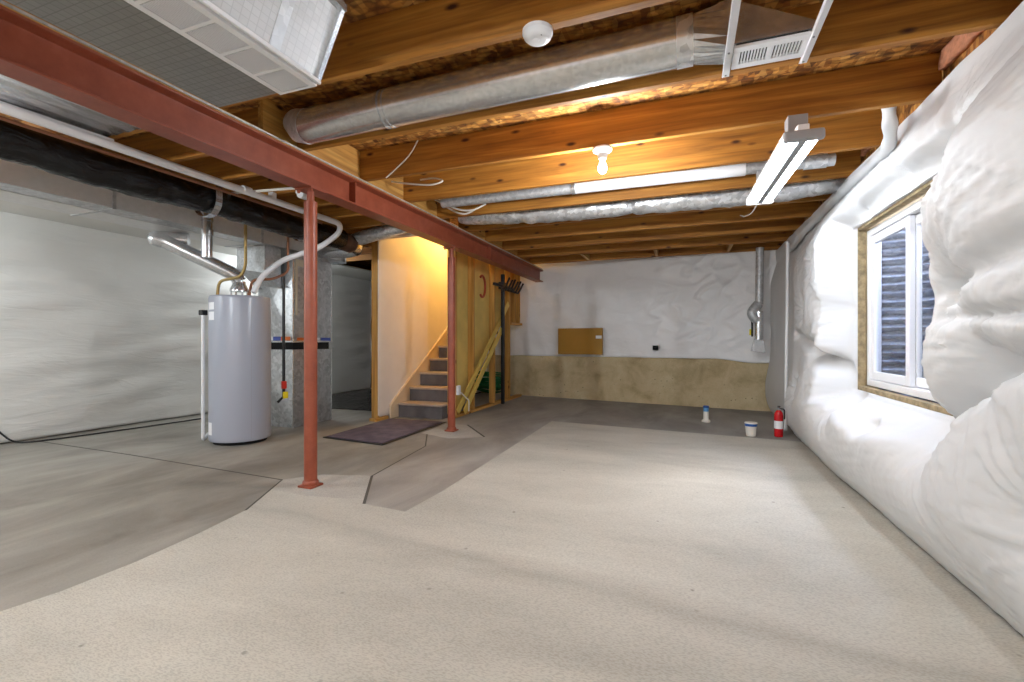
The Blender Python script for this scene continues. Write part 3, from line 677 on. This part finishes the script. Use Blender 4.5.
MB().tube(spline([(.53, 4.15, 2.10), (.52, 4.5, 2.10), (.50, 4.86, 2.16), (.5, 5.0, 2.2), (.5, 5.2, 2.255)], 8), .005, 8).build('power_cord', 'cable_white', s, smooth=True)

# loops of cable by the beam
cb = [([(-1.88, 3.04, 2.497), (-1.96, 3.048, 2.40), (-2.07, 3.05, 2.32), (-2.17, 3.05, 2.255)], .005, 'thin cable dropping from the subfloor to the joist near the red beam', 'cable_white'),
      ([(-2.36, 3.4, 2.36), (-2.15, 3.35, 2.30), (-1.95, 3.35, 2.27), (-1.86, 3.38, 2.30), (-1.98, 3.45, 2.36), (-2.2, 3.6, 2.42)], .007, 'loop of white cable hanging in front of the blocks on the red beam', 'cable_white'),
      ([(-2.34, 4.08, 2.40), (-2.2, 4.1, 2.33), (-2.05, 4.1, 2.27), (-1.92, 4.1, 2.26), (-1.8, 4.12, 2.31)], .009, 'white cable curving under the start of the thin pipe duct', 'cable_white'),
      ([(-2.34, 4.16, 2.43), (-2.22, 4.17, 2.32), (-2.05, 4.17, 2.25), (-1.9, 4.17, 2.30)], .009, 'second white cable drooping beside the foil duct end', 'cable_white'),
      ([(.3, 4.895, 2.36), (.05, 4.893, 2.33), (-.3, 4.892, 2.31), (-.6, 4.893, 2.315)], .006, 'black cable stapled along the joist behind the foil duct', 'black_rubber')]
for p_, r_, lb, mt in cb:
    tag(MB().tube(spline(p_, 8), r_, 8).build('cable', mt, smooth=True), lb, 'cable')

# ------------------------------------------------------------------ stud wall beside the stairs
SX0, SX1 = -2.89, -2.80
SY = [5.44, 5.98, 6.74, 7.40]
SL = ['wooden wall stud right behind the red post by the stairs', 'wooden wall stud behind the leaning yellow strips', 'wooden wall stud just left of the black hooked pole', 'wooden wall stud right of the black hooked pole']
for y, lb in zip(SY, SL):
    tag(MB().box(SX0, SX1, y, y + .04, .040, 2.2225).build('wall_stud', 'stud_wood_z', bevel=.002), lb, 'stud', 'studs of the stair wall')
for y, lb in ((7.66, 'short stud hanging above the concrete ledge, next to the full stud'), (7.90, 'short stud hanging above the concrete ledge, at the end of the stud wall')):
    tag(MB().box(SX0, SX1, y, y + .04, 1.321, 2.2225).build('wall_stud', 'stud_wood_z', bevel=.002), lb, 'stud', 'short studs')
tag(MB().box(SX0, SX1, 5.40, 8.02, 0.001, .039).build('bottom_plate', 'stud_wood_y', bevel=.002), 'wooden bottom plate on the floor under the stud wall', 'plank')
tag(MB().box(SX0, SX1, 4.98, 7.98, 2.2235, 2.262).build('top_plate', 'stud_wood_y', bevel=.002), 'wooden top plate over the stud wall behind the red beam', 'plank')
tag(MB().box(SX0 - .02, SX1 + .02, 7.45, 8.0, 1.28, 1.32).build('short_plate', 'stud_wood_y', bevel=.002), 'short wooden plate under the two hanging studs', 'plank')
m = MB(); m.prism([(5.42, .05), (5.75, .05), (6.0, .42), (6.78, .95), (7.4, 1.36), (7.96, 1.34), (7.96, 2.2), (5.42, 2.2)], 'x', -2.912, -2.893)
struct(m.build('wall_stair', 'tan_paper'))
for k, (ya, za, yb_, zb, xx, lb) in enumerate(((5.46, .085, 7.30, 1.62, -2.782, 'pale yellow trim strip leaning on the studs, the longer one'), (5.62, .06, 6.95, 1.18, -2.765, 'pale yellow trim strip leaning on the studs, the shorter lower one'))):
    d = Vector((0, yb_ - ya, zb - za)); ln = d.length; an = math.atan2(zb - za, yb_ - ya)
    Mx = Matrix.Translation((xx, ya, za)) @ Matrix.Rotation(an, 4, 'X')
    tag(MB().box(-.009, .009, 0, ln, -.045, .045, Mx).build('trim_board', 'yellow_strip', bevel=.002), lb, 'board', 'leaning trim strips')
# black hooked pole
s = thing('hooked_pole', (-2.74, 6.95, 0), 'black steel pole with hooked arms standing against the stud wall', 'pole')
MB().box(-2.77, -2.72, 6.93, 6.98, 0.002, 2.06).build('pole_shaft', 'black_steel', s, bevel=.004)
MB().box(-2.785, -2.705, 6.86, 7.05, 1.82, 1.93).build('bracket', 'black_steel', s, bevel=.006)
for i in range(6):
    y = 6.72 + .13 * i; m = MB(); hi = 1.98 - .02 * (i % 2)
    m.tube(spline([(-2.71, 6.9 + .03 * i, 1.87), (-2.66, y, 1.80), (-2.62, y + .02, 1.83), (-2.58, y + .10, hi)], 5), .017, 8); m.build('hook', 'black_steel', s, smooth=True)
MB().box(-2.73, -2.69, 6.5, 7.3, 1.84, 1.88).build('cross_arm', 'black_steel', s, bevel=.004)
# loop of orange cable
m = MB(); m.tube([(-2.878, 6.45 + .11 * math.cos(t_), 1.82 + .16 * math.sin(t_)) for t_ in [-2.2 + 4.4 * i / 24 for i in range(25)]], .018, 10)
tag(m.build('cable_loop', 'orange_cable', smooth=True), 'open loop of rust orange cable on the tan panel between studs', 'cable')
# garden hose coil
m = MB(); pts = []
for i in range(0, 12 * 24 + 1):
    t_ = 2 * PI * i / 24; lay = i / (12 * 24)
    rr = .27 + .05 * math.sin(lay * 21); tilt = Matrix.Rotation(-.35, 3, 'X')
    pts.append(Vector((-3.3, 7.62, .135)) + tilt @ Vector((rr * math.cos(t_), rr * .75 * math.sin(t_), .012 + .26 * lay + .012 * math.sin(t_ * 3 + lay * 9))))
m.tube(pts, .015, 8); tag(m.build('garden_hose', 'green_hose', smooth=True), 'coil of green garden hose on the floor behind the studs', 'hose')
o = thing('outlet', (-2.8, 5.5, .36), 'white outlet box with loose cable low on the stud behind the red post', 'outlet')
MB().box(-2.80, -2.765, 5.445, 5.515, .30, .42).build('cover_plate', 'white_plastic', o, bevel=.003)
MB().tube(spline([(-2.77, 5.52, .33), (-2.73, 5.60, .25), (-2.72, 5.66, .20), (-2.74, 5.7, .06)], 6), .008, 8).build('wire', 'cable_white', o, smooth=True)

# ------------------------------------------------------------------ stairs and stairwell
st = thing('staircase', (-3.24, 5.3, 0), 'carpeted stairs with pale nosings climbing between drywall and stud wall', 'stairs')
for k in range(9):
    ya = 5.28 + .27 * k; z = .185 * (k + 1)
    m = MB(); m.box(-3.575, -2.925, ya + .025, min(ya + .30, 8.6), z - .185 if k < 1 else z - .185, z - .03); m.build('riser', 'riser', st)
    MB().box(-3.575, -2.925, ya, ya + .295, z - .0295, z).build('tread', 'tread', st, bevel=.008)
m = MB(); m.prism([(5.13, .0), (5.40, .0), (7.97, 1.76), (7.97, 2.04), (5.22, .205), (5.13, .15)], 'x', -3.598, -3.578); m.build('skirt_board', 'skirt', st, bevel=.003)
m = MB(); m.prism([(5.13, .155), (5.22, .21), (7.97, 2.045), (7.97, 2.07), (5.20, .23), (5.13, .175)], 'x', -3.60, -3.57); m.build('skirt_cap', 'skirt', st)
struct(MB().box(-3.614, -3.6, 4.91, 8.62, .07, 4.3).build('wall_stairwell', 'drywall'))
tag(MB().box(-3.705, -3.616, 4.905, 4.945, .04, 2.262).build('wall_stud', 'stud_wood_z', bevel=.002), 'wooden end stud at the open edge of the white stairwell wall', 'stud')
tag(MB().box(-3.705, -3.60, 4.86, 5.12, .001, .038).build('bottom_plate', 'stud_wood_y', bevel=.002), 'scrap of wooden plate on the floor under the white stairwell wall', 'plank')
struct(MB().box(-3.705, -3.616, 4.95, 8.6, 0.05, 4.3).build('wall_stairwell.001', 'drywall'))
struct(MB().box(-2.892, -2.80, 4.96, 8.62, 2.51, 4.3).build('wall_stairwell.002', 'drywall'))
struct(MB().box(-3.6, -2.91, 7.99, 8.02, 1.68, 4.3).build('wall_stairwell.003', 'drywall'))
struct(MB().box(-3.6, -2.80, 4.96, 5.06, 2.30, 4.3).build('wall_stairwell.004', 'drywall'))
struct(MB().box(-3.75, -2.75, 4.9, 8.75, 4.3, 4.35).build('ceiling.001', 'drywall'))
s = thing('stair_lamp', (-2.95, 6.5, 2.9), 'warm wall lamp high above the stairs', 'lamp')
MB().lathe((-2.95, 6.5, 2.95), [(.03, 0), (.045, .03), (.055, .08), (.056, .139)], 24).build('shade', 'white_plastic', s, smooth=True)
# floor mat
rm = thing('floor_mat', (-3.15, 4.5, 0), 'purple grey doormat on the concrete at the foot of the stairs', 'mat')
mp = [(-3.52, 3.86), (-2.72, 3.77), (-2.76, 5.12), (-3.56, 5.10)]
MB().prism(mp[::-1], 'z', 0.0032, .010).build('backing', 'black_rubber', rm, bevel=.003)
cx_ = sum(p_[0] for p_ in mp) / 4; cy_ = sum(p_[1] for p_ in mp) / 4
MB().prism([(cx_ + (x - cx_) * .93, cy_ + (y - cy_) * .955) for x, y in mp][::-1], 'z', .0102, .016).build('pile', 'rug', rm, bevel=.003)

# ------------------------------------------------------------------ utility side
# trunk duct
D = thing('trunk_duct', (-4.56, 2.3, 2.06), 'long rectangular galvanised trunk duct above the furnace', 'duct')
MB().box(-4.83, -4.30, -2.3, 5.10, 2.06, 2.255).build('duct_box', 'spangled', D, bevel=.003)
MB().box(-4.2985, -4.296, -2.3, 5.05, 2.062, 2.25).build('lit_side_panel', 'pale_metal', D)  # near-white colour stands in for light falling on the trunk side
MB().box(-4.82, -4.50, -2.3, 5.05, 2.0565, 2.0595).build('bottom_panel', 'pale_metal', D)
for y in (1.0, 2.4, 3.8): MB().box(-4.84, -4.288, y, y + .025, 2.052, 2.2555).build('drive_cleat', 'galvanised_dull', D)
MB().box(-4.85, -4.28, 5.10, 5.13, 2.035, 2.26).build('end_flange', 'galvanised', D)
# black flex duct
D = thing('flexible_duct', (-3.65, 2, 2.0), 'long black plastic wrapped flexible duct hanging beside the white pipe', 'duct')
path = [Vector((-3.65, -2.3 + .03 * i, 2.142 + .008 * math.sin(i * .12))) for i in range(int(6.6 / .03))]
crinkle(path, .112, 30, .016, 3, 6).build('black_jacket', 'black_film', D, smooth=True, angle=50)
crinkle([Vector((-3.65, 4.29 + .02 * i, 2.135 - .002 * i)) for i in range(9)], .10, 26, .010, 8, 14).build('kraft_end', 'brown_kraft', D, smooth=True)
MB().tube([(-3.65, 4.45, 2.12), (-3.66, 4.52, 2.115), (-3.72, 4.60, 2.11), (-3.85, 4.65, 2.11), (-4.2799, 4.66, 2.13)], .098, 26).build('elbow_collar', 'galvanised', D, smooth=True)
def strap(y, lb):
    m = MB(); pts = [(-3.655 + .135 * math.cos(t_), 2.142 + .135 * math.sin(t_)) for t_ in [PI * (-.95 + .95 * i / 14) for i in range(15)]]
    pts = [(-3.79, 2.262)] + pts + [(-3.52, 2.262)]
    for (xa, za), (xb_, zb) in zip(pts, pts[1:]):
        v = [m.bm.verts.new((x, yy, z)) for x, z in ((xa, za), (xb_, zb)) for yy in (y, y + .055)]
        m._f([v[0], v[1], v[3], v[2]])
    tag(m.build('hanger_strap', 'galvanised', solid=.003), lb, 'strap', 'straps around the black duct')
strap(2.69, 'bent metal hanger strap around the black duct, above the water heater vent'); strap(3.69, 'bent metal hanger strap around the black duct, beside the red post')
# pvc pipe
D = thing('white_pipe', (-3.31, 2, 2.16), 'white plastic pipe running under the joists beside the black duct', 'pipe')
MB().tube(arc([(-3.31, -2.3, 2.215), (-3.31, 3.88, 2.195), (-3.42, 3.99, 2.13), (-3.60, 3.90, 1.975), (-3.86, 3.66, 1.82), (-3.98, 3.52, 1.64), (-3.99, 3.44, 1.475)], .09), .027, 16).build('pipe_run', 'white_plastic', D, smooth=True)
for y in (.9, 2.75): MB().tube([(-3.31, y, 2.2055), (-3.31, y + .07, 2.2052)], .034, 16).build('coupling', 'white_plastic', D, smooth=True)
MB().box(-3.335, -3.285, 3.02, 3.06, 2.2, 2.262).build('pipe_hanger', 'white_plastic', D)
tag(MB().tube([(-3.385, -2.3, 2.19), (-3.385, 3.7, 2.165)], .011, 10).build('copper_line', 'copper', smooth=True), 'thin copper line running just below the white plastic pipe', 'pipe')
tag(MB().tube([(-3.32, 1.86, 2.235), (-3.36, .9, 2.235), (-3.30, -.5, 2.235)], .012, 10).build('electric_conduit', 'white_plastic', smooth=True), 'slim pale conduit along the edge of the sheet metal panel', 'pipe')
# valve cluster by the beam
s = thing('shutoff_valve', (-2.85, 2.85, 2.1), 'white plastic shutoff valve under the joists by the first red post', 'valve')
MB().tube([(-3.6, 2.86, 2.235), (-2.9, 2.86, 2.20), (-2.56, 2.86, 2.16)], .011, 10).build('branch_pipe', 'cable_white', s, smooth=True)
MB().tube([(-2.80, 2.83, 2.14), (-2.80, 2.89, 2.14)], .035, 16).build('valve_cap', 'white_plastic', s, smooth=True)
MB().box(-2.86, -2.82, 2.84, 2.88, 2.15, 2.25).build('valve_handle', 'white_plastic', s, bevel=.006)
# panned joist sheet metal
s = thing('duct_panel', (-2.95, 0, 2.25), 'bluish sheet metal panel closing the joist bays left of the red beam', 'panel')
for ya, yb_ in ((.4, .93), (.94, 1.84)):
    m = MB(); m.grid(lambda u, v: Vector((u, v, 2.2555 + .0035 * math.cos(2 * PI * u / .11))), frange(-3.4, -2.52, .0137), [ya, yb_]); m.build('metal_sheet', 'galvanised', s, smooth=True, solid=.0015)
MB().box(-3.41, -3.36, .4, 1.84, 2.2455, 2.2505).build('edge_angle', 'white_metal', s)
# furnace
f = thing('furnace', (-4.5, 4.49, 0), 'tall galvanised furnace cabinet and plenum behind the water heater', 'furnace')
FX, FY, FXX, FYY = -4.76, 4.18, -4.24, 4.80
def xbrake(m, x0, x1, y0, y1, z0, z1, side, d=.034):
    if side == 'y': c_ = [(x0, y0, z0), (x1, y0, z0), (x1, y0, z1), (x0, y0, z1)]; ctr = ((x0 + x1) / 2, y0 - d, (z0 + z1) / 2)
    else: c_ = [(x1, y0, z0), (x1, y1, z0), (x1, y1, z1), (x1, y0, z1)]; ctr = (x1 + d, (y0 + y1) / 2, (z0 + z1) / 2)
    v = [m.bm.verts.new(p_) for p_ in c_]; k = m.bm.verts.new(ctr)
    for i in range(4): m._f([v[i], v[(i + 1) % 4], k])
def cabinet(name, z0, z1, mat, ins=0.0):
    m = MB(); m.box(FX + ins, FXX - ins, FY + ins, FYY - ins, z0, z1); xbrake(m, FX + ins, FXX - ins, FY + ins, FYY - ins, z0 + .01, z1 - .01, 'y'); xbrake(m, FX + ins, FXX - ins, FY + ins, FYY - ins, z0 + .01, z1 - .01, 'x'); return m.build(name, mat, f)
cabinet('return_box', .004, .90, 'spangled'); cabinet('plenum', .985, 1.98, 'spangled')
MB().box(FX + .02, FXX - .02, FY + .02, FYY - .02, .9005, .9845).build('filter_slot', 'dark_gap', f)
MB().box(FX - .006, FXX + .012, FY - .012, FYY + .006, .985, 1.0).build('slot_rim', 'galvanised', f)
for a_, b_, mt in ((-4.75, -4.52, 'label_white'), (-4.515, -4.40, 'blue_tag'), (-4.395, -4.26, 'orange_tag')): MB().box(a_, b_, FY - .024, FY - .020, 1.005, 1.05).build('sticker', mt, f)
for a_, b_, mt in ((4.22, 4.40, 'orange_tag'), (4.42, 4.58, 'label_white'), (4.6, 4.76, 'blue_tag')): MB().box(FXX + .020, FXX + .023, a_, b_, 1.005, 1.04).build('sticker', mt, f)
m = MB(); m.box(FXX + .001, FXX + .007, 4.21, 4.33, 1.30, 1.95); m.build('cover_strip', 'beige_steel', f)
m = MB(); m.hexa([(FX, FY, 1.981), (FXX, FY, 1.981), (FXX, FYY, 1.981), (FX, FYY, 1.981), (-4.80, FY - .05, 2.051), (-4.31, FY - .05, 2.051), (-4.31, FYY, 2.051), (-4.80, FYY, 2.051)]); m.build('plenum_collar', 'galvanised_dull', f)
m = MB()
for x, y in ((FXX, FY), (FX, FY), (FXX, FYY)):
    m.box(x - .008, x + .004, y - .006, y + .006, .006, .9); m.box(x - .008, x + .004, y - .006, y + .006, 1.0, 1.975)
m.build('corner_seam', 'galvanised', f)
for x_ in (-4.70, -4.30):
    MB().cyl((x_, 4.16, 1.62), (x_, 4.13, 1.62), .01, seg=10).build('knob', 'grey_metal', f)
# sloping duct beside the plenum
D = thing('branch_duct', (-4.5, 4.0, 1.75), 'dark triangular metal transition duct sloping down in front of the plenum', 'duct')
MB().hexa([(-4.78, 3.90, 1.82), (-4.36, 3.90, 1.75), (-4.36, 4.12, 1.60), (-4.78, 4.12, 1.66), (-4.78, 3.90, 2.0555), (-4.36, 3.90, 2.0555), (-4.36, 4.12, 2.0555), (-4.78, 4.12, 2.0555)]).build('duct_box', 'galvanised_dull', D)
# water heater
wx, wy = -4.193, 3.466
h = thing('water_heater', (wx, wy, 0), 'tall grey cylindrical water heater on the concrete floor', 'water heater')
MB().lathe((wx, wy, .0345), [(.268, 0), (.272, .008), (.273, .03), (.273, 1.38), (.271, 1.395), (.262, 1.405), (.05, 1.412)], 64).build('tank', 'heater_grey', h, smooth=True, angle=50)
MB().lathe((wx, wy, .001), [(.235, 0), (.235, .033)], 48).build('base_ring', 'dark_gap', h)
def on_tank(a0, a1, z0, z1, mat, name, rr=.2745):
    m = MB(); n = 8
    for i in range(n):
        aa, ab = a0 + (a1 - a0) * i / n, a0 + (a1 - a0) * (i + 1) / n
        v = [m.bm.verts.new((wx + rr * math.cos(q_), wy + rr * math.sin(q_), z)) for q_, z in ((aa, z0), (ab, z0), (ab, z1), (aa, z1))]; m._f(v)
    return m.build(name, mat, h, smooth=True)
ca = math.atan2(-wy, -wx)
on_tank(ca - 1.30, ca - .92, 1.30, 1.37, 'label_white', 'warning_label'); on_tank(ca - 1.30, ca - .92, 1.20, 1.28, 'label_white', 'warning_label'); on_tank(ca - 1.35, ca - 1.05, .10, .22, 'label_white', 'warning_label')
on_tank(ca + .33, ca + .34, .06, 1.40, 'grey_metal', 'seam', .2736)
m = MB(); m.cyl((wx - .02, wy, 1.4465), (wx - .02, wy, 1.4475), .09, seg=20)
for q_ in range(4): m.box(wx - .02 + .075 * math.cos(q_ * PI / 2 + .5) - .006, wx - .02 + .075 * math.cos(q_ * PI / 2 + .5) + .006, wy + .075 * math.sin(q_ * PI / 2 + .5) - .006, wy + .075 * math.sin(q_ * PI / 2 + .5) + .006, 1.446, 1.50)
m.lathe((wx - .02, wy, 1.495), [(.085, 0), (.085, .02), (.058, .075), (.058, .10)], 24); m.build('draft_hood', 'galvanised', h, smooth=True)
h2 = thing('flue_pipe', (-4.35, 3.4, 1.6), 'shiny galvanised flue pipe slanting up from the water heater', 'pipe')
MB().tube([(-4.213, 3.466, 1.597), (-4.225, 3.45, 1.64), (-4.26, 3.41, 1.68), (-4.66, 3.02, 1.955)], .066, 22).build('vent_run', 'galvanised', h2, smooth=True)
MB().tube(spline([(-4.655, 3.025, 1.945), (-4.69, 2.98, 1.965), (-4.70, 3.03, 1.98), (-4.62, 3.14, 1.985), (-4.56, 3.2, 1.985)], 6), .068, 22).build('elbow', 'galvanised', h2, smooth=True)
h3 = thing('vent_stack', (-4.2, 3.15, 1.8), 'upright galvanised vent pipe with collar beside the slanting flue', 'pipe')
MB().tube([(-4.2, 3.12, 1.78), (-4.2, 3.12, 2.26)], .045, 20).build('stack_pipe', 'galvanised', h3, smooth=True)
MB().tube([(-4.2, 3.12, 1.99), (-4.2, 3.12, 2.04)], .054, 20).build('collar', 'galvanised', h3, smooth=True)
MB().tube([(-4.2, 3.12, 2.12), (-4.2, 3.12, 2.15)], .051, 20).build('collar', 'galvanised', h3, smooth=True)
tag(MB().tube(arc([(-4.0, 3.36, 2.26), (-4.0, 3.36, 1.72), (-4.04, 3.34, 1.62), (-4.28, 3.30, 1.585), (-4.30, 3.30, 1.45)], .06), .014, 12).build('gas_pipe', 'brass', smooth=True), 'brass coloured pipe dropping from the joists onto the water heater', 'pipe')
tag(MB().tube(arc([(-3.84, 3.72, 2.26), (-3.84, 3.72, 1.70), (-3.93, 3.60, 1.62), (-4.10, 3.52, 1.62), (-4.12, 3.50, 1.45)], .06), .013, 12).build('copper_pipe', 'copper', smooth=True), 'copper pipe looping down onto the right side of the water heater top', 'pipe')
s = thing('gas_line', (-3.86, 3.82, .3), 'black upright gas line with a yellow handled valve beside the water heater', 'pipe')
MB().tube([(-3.96, 3.78, 1.72), (-3.96, 3.78, .42), (-4.0, 3.74, .36)], .015, 10).build('pipe_run', 'black_steel', s, smooth=True)
MB().box(-3.975, -3.935, 3.76, 3.80, .50, .58).build('valve_body', 'red_tag', s, bevel=.006)
MB().box(-3.945, -3.925, 3.75, 3.81, .40, .47).build('valve_handle', 'yellow_tag', s, bevel=.006)
s = thing('relief_pipe', (-4.45, 3.3, 0), 'white relief pipe down the side of the water heater to the floor', 'pipe')
tx, ty = wx + .315 * math.cos(ca - 1.57), wy + .315 * math.sin(ca - 1.57)
MB().box(tx - .028, tx + .028, ty - .028, ty + .028, 1.25, 1.30).build('relief_valve', 'black_steel', s, bevel=.006)
MB().tube(arc([(tx, ty, 1.26), (tx, ty, .045), (tx - .32, ty + .30, .030)], .05), .016, 12).build('pipe_run', 'white_plastic', s, smooth=True)
# black cord at the left wall
tag(MB().tube(spline([(-6.15, 2.45, .22), (-6.13, 2.50, .12), (-6.10, 2.60, .02), (-6.0, 2.80, .008), (-5.9, 3.4, .008), (-5.85, 3.9, .008), (-5.82, 4.25, .008)], 8), .008, 8).build('cord', 'black_rubber', smooth=True), 'black cord on the floor along the far plastic covered wall', 'cord')
# added black sheet in place of shade on the floor behind the furnace
m = MB(); m.grid(lambda x, y: Vector((x, y, .006 + .012 * abs(noise.noise(Vector((x * 3, y * 3, 0)))))), frange(-6.1, -3.72, .06), frange(5.55, 8.5, .06))
tag(m.build('shade_sheet', 'black_film', smooth=True, angle=70, solid=.002), 'black sheet standing in for the shade on the ground behind the furnace', 'plastic sheet')
m = MB(); m.grid(lambda x, z: Vector((x, 8.2 + .05 * noise.noise(Vector((x * 2, z * 2, 0))), z)), frange(-6.2, -3.72, .06), frange(.02, 2.45, .06))
tag(m.build('black_sheet', 'black_film', smooth=True, angle=70, solid=.002), 'black plastic curtain closing the dark passage behind the furnace', 'plastic sheet')

# ------------------------------------------------------------------ rear corner pipe
D = thing('vent_pipe', (.92, 7.2, .9), 'galvanised vent pipe with elbow in the rear corner beside the insulation', 'pipe')
X, Y = .915, 7.13
MB().tube([(X + .01, Y, 2.262), (X, Y, 1.50), ], .05, 20).build('upper_pipe', 'galvanised_dull', D, smooth=True)
MB().tube(spline([(X - .01, Y, 1.50), (X - .06, Y - .02, 1.44), (X - .09, Y - .03, 1.38), (X - .06, Y - .03, 1.31), (X - .01, Y - .01, 1.28)], 6), .062, 20).build('elbow', 'galvanised_dull', D, smooth=True)
MB().tube([(X - .005, Y - .02, 1.40), (X - .005, Y - .02, 1.02)], .052, 20).build('lower_pipe', 'galvanised', D, smooth=True)
MB().hexa([(X - .10, Y - .07, .86), (X + .07, Y - .07, .84), (X + .07, Y + .05, .84), (X - .10, Y + .05, .86), (X - .06, Y - .06, 1.03), (X + .05, Y - .06, 1.01), (X + .05, Y + .04, 1.01), (X - .06, Y + .04, 1.03)]).build('floor_boot', 'galvanised', D, bevel=.004)
MB().tube([(X - .085, Y - .01, 1.30), (X - .085, Y - .01, 1.06)], .014, 10).build('side_tube', 'black_steel', D, smooth=True)
MB().box(X - .12, X - .10, Y - .02, Y + .0, 1.08, 1.16).build('tag_label', 'yellow_tag', D)

# ------------------------------------------------------------------ small things on the floor
e = thing('fire_extinguisher', (.895, 5.56, 0), 'red fire extinguisher standing on the floor against the insulation', 'fire extinguisher')
ex, ey = .895, 5.56
MB().lathe((ex, ey, .002), [(.036, 0), (.041, .008), (.042, .02), (.042, .225), (.038, .25), (.022, .272), (.016, .278)], 32).build('cylinder', 'extinguisher_red', e, smooth=True)
MB().lathe((ex, ey, .09), [(.0426, 0), (.0426, .08)], 32).build('label_band', 'label_white', e, smooth=True)
MB().lathe((ex, ey, .2805), [(.014, 0), (.016, .02), (.012, .03)], 16).build('valve', 'grey_metal', e)
MB().hexa([(ex - .008, ey - .03, .312), (ex + .008, ey - .03, .312), (ex + .008, ey + .02, .306), (ex - .008, ey + .02, .306), (ex - .008, ey - .075, .332), (ex + .008, ey - .075, .332), (ex + .008, ey + .02, .322), (ex - .008, ey + .02, .322)]).build('lever', 'black_steel', e, bevel=.002)
MB().tube(spline([(ex + .014, ey - .01, .296), (ex + .045, ey - .02, .29), (ex + .052, ey - .02, .24), (ex + .05, ey - .02, .19)], 6), .007, 8).build('hose', 'black_rubber', e, smooth=True)
b_ = thing('bucket', (.63, 5.51, 0), 'small white tub with a blue lid band standing on the floor', 'tub')
MB().lathe((.63, 5.51, .002), [(.044, 0), (.046, .004), (.055, .105)], 32).build('tub_body', 'bucket_white', b_, smooth=True)
MB().lathe((.63, 5.51, .1075), [(.060, 0), (.0605, .026)], 32).build('blue_band', 'band_blue', b_, smooth=True)
MB().lathe((.63, 5.51, .134), [(.0615, 0), (.0615, .01), (.055, .013)], 32).build('lid', 'bucket_white', b_, smooth=True)
b_ = thing('drain_stub', (.22, 6.27, 0), 'upright white drain stub with a blue cap rising from the floor', 'pipe')
MB().lathe((.22, 6.27, .002), [(.05, 0), (.05, .02), (.034, .03), (.03, .035), (.03, .13)], 24).build('pipe_stub', 'bucket_white', b_, smooth=True)
MB().lathe((.22, 6.27, .1325), [(.0315, 0), (.0315, .045)], 24).build('blue_wrap', 'light_blue', b_, smooth=True)
MB().lathe((.22, 6.27, .178), [(.034, 0), (.034, .02), (.028, .024)], 24).build('cap', 'band_blue', b_, smooth=True)

# ------------------------------------------------------------------ added unseen lamps, and light
def bulb(x, y, lb, power, col=(.88, .95, 1), z=None):  # unseen lamp holder with a point light, added to brighten the room
    t_ = thing('lamp_holder', (x, y, 2.2), lb, 'lamp')
    MB().lathe((x, y, 2.196), [(.026, 0), (.03, .012), (.034, .03), (.058, .048), (.063, .056), (.063, .067)], 24).build('porcelain_base', 'white_plastic', t_, smooth=True)
    l = bpy.data.lights.new('bulb_light', 'POINT'); l.energy = power; l.color = col; l.shadow_soft_size = .05
    lo = bpy.data.objects.new('bulb_light', l); COL.objects.link(lo); lo.location = (x, y, 2.12); lo.parent = t_; lo.matrix_parent_inverse = Matrix.Translation(-Vector(t_.location))
bulb(-.6, -.8, 'added unseen porcelain lamp holder under the joists behind the camera, on the window side', 85)
bulb(-2.95, -.4, 'added unseen porcelain lamp holder under the joists behind the camera, on the utility side', 130)
bulb(-5.4, .9, 'added unseen porcelain lamp holder under the joists, over the left end of the far plastic sheet', 90)
bulb(-5.6, 5.46, 'added unseen porcelain lamp holder hidden behind the furnace plenum', 28)
def pt(name, loc, e_, col, r=.05):
    l = bpy.data.lights.new(name, 'POINT'); l.energy = e_; l.color = col; l.shadow_soft_size = r
    o_ = bpy.data.objects.new(name, l); COL.objects.link(o_); o_.location = loc; return o_
pt('stair_light', (-3.0, 6.5, 2.85), 70, (1, .60, .15), .06)
pt('bulb_light', (-.52, 3.10, 2.05), 62, (.95, .97, 1), .03)
W = bpy.data.worlds.new('sky'); SC.world = W; W.use_nodes = True; nt = W.node_tree
sky = N(nt, 'ShaderNodeTexSky'); sky.sky_type = 'NISHITA'; sky.sun_disc = False; sky.sun_elevation = math.radians(50); sky.sun_rotation = math.radians(100)
bg = nt.nodes['Background']; L(nt, sky.outputs[0], bg.inputs[0]); bg.inputs[1].default_value = 4.5
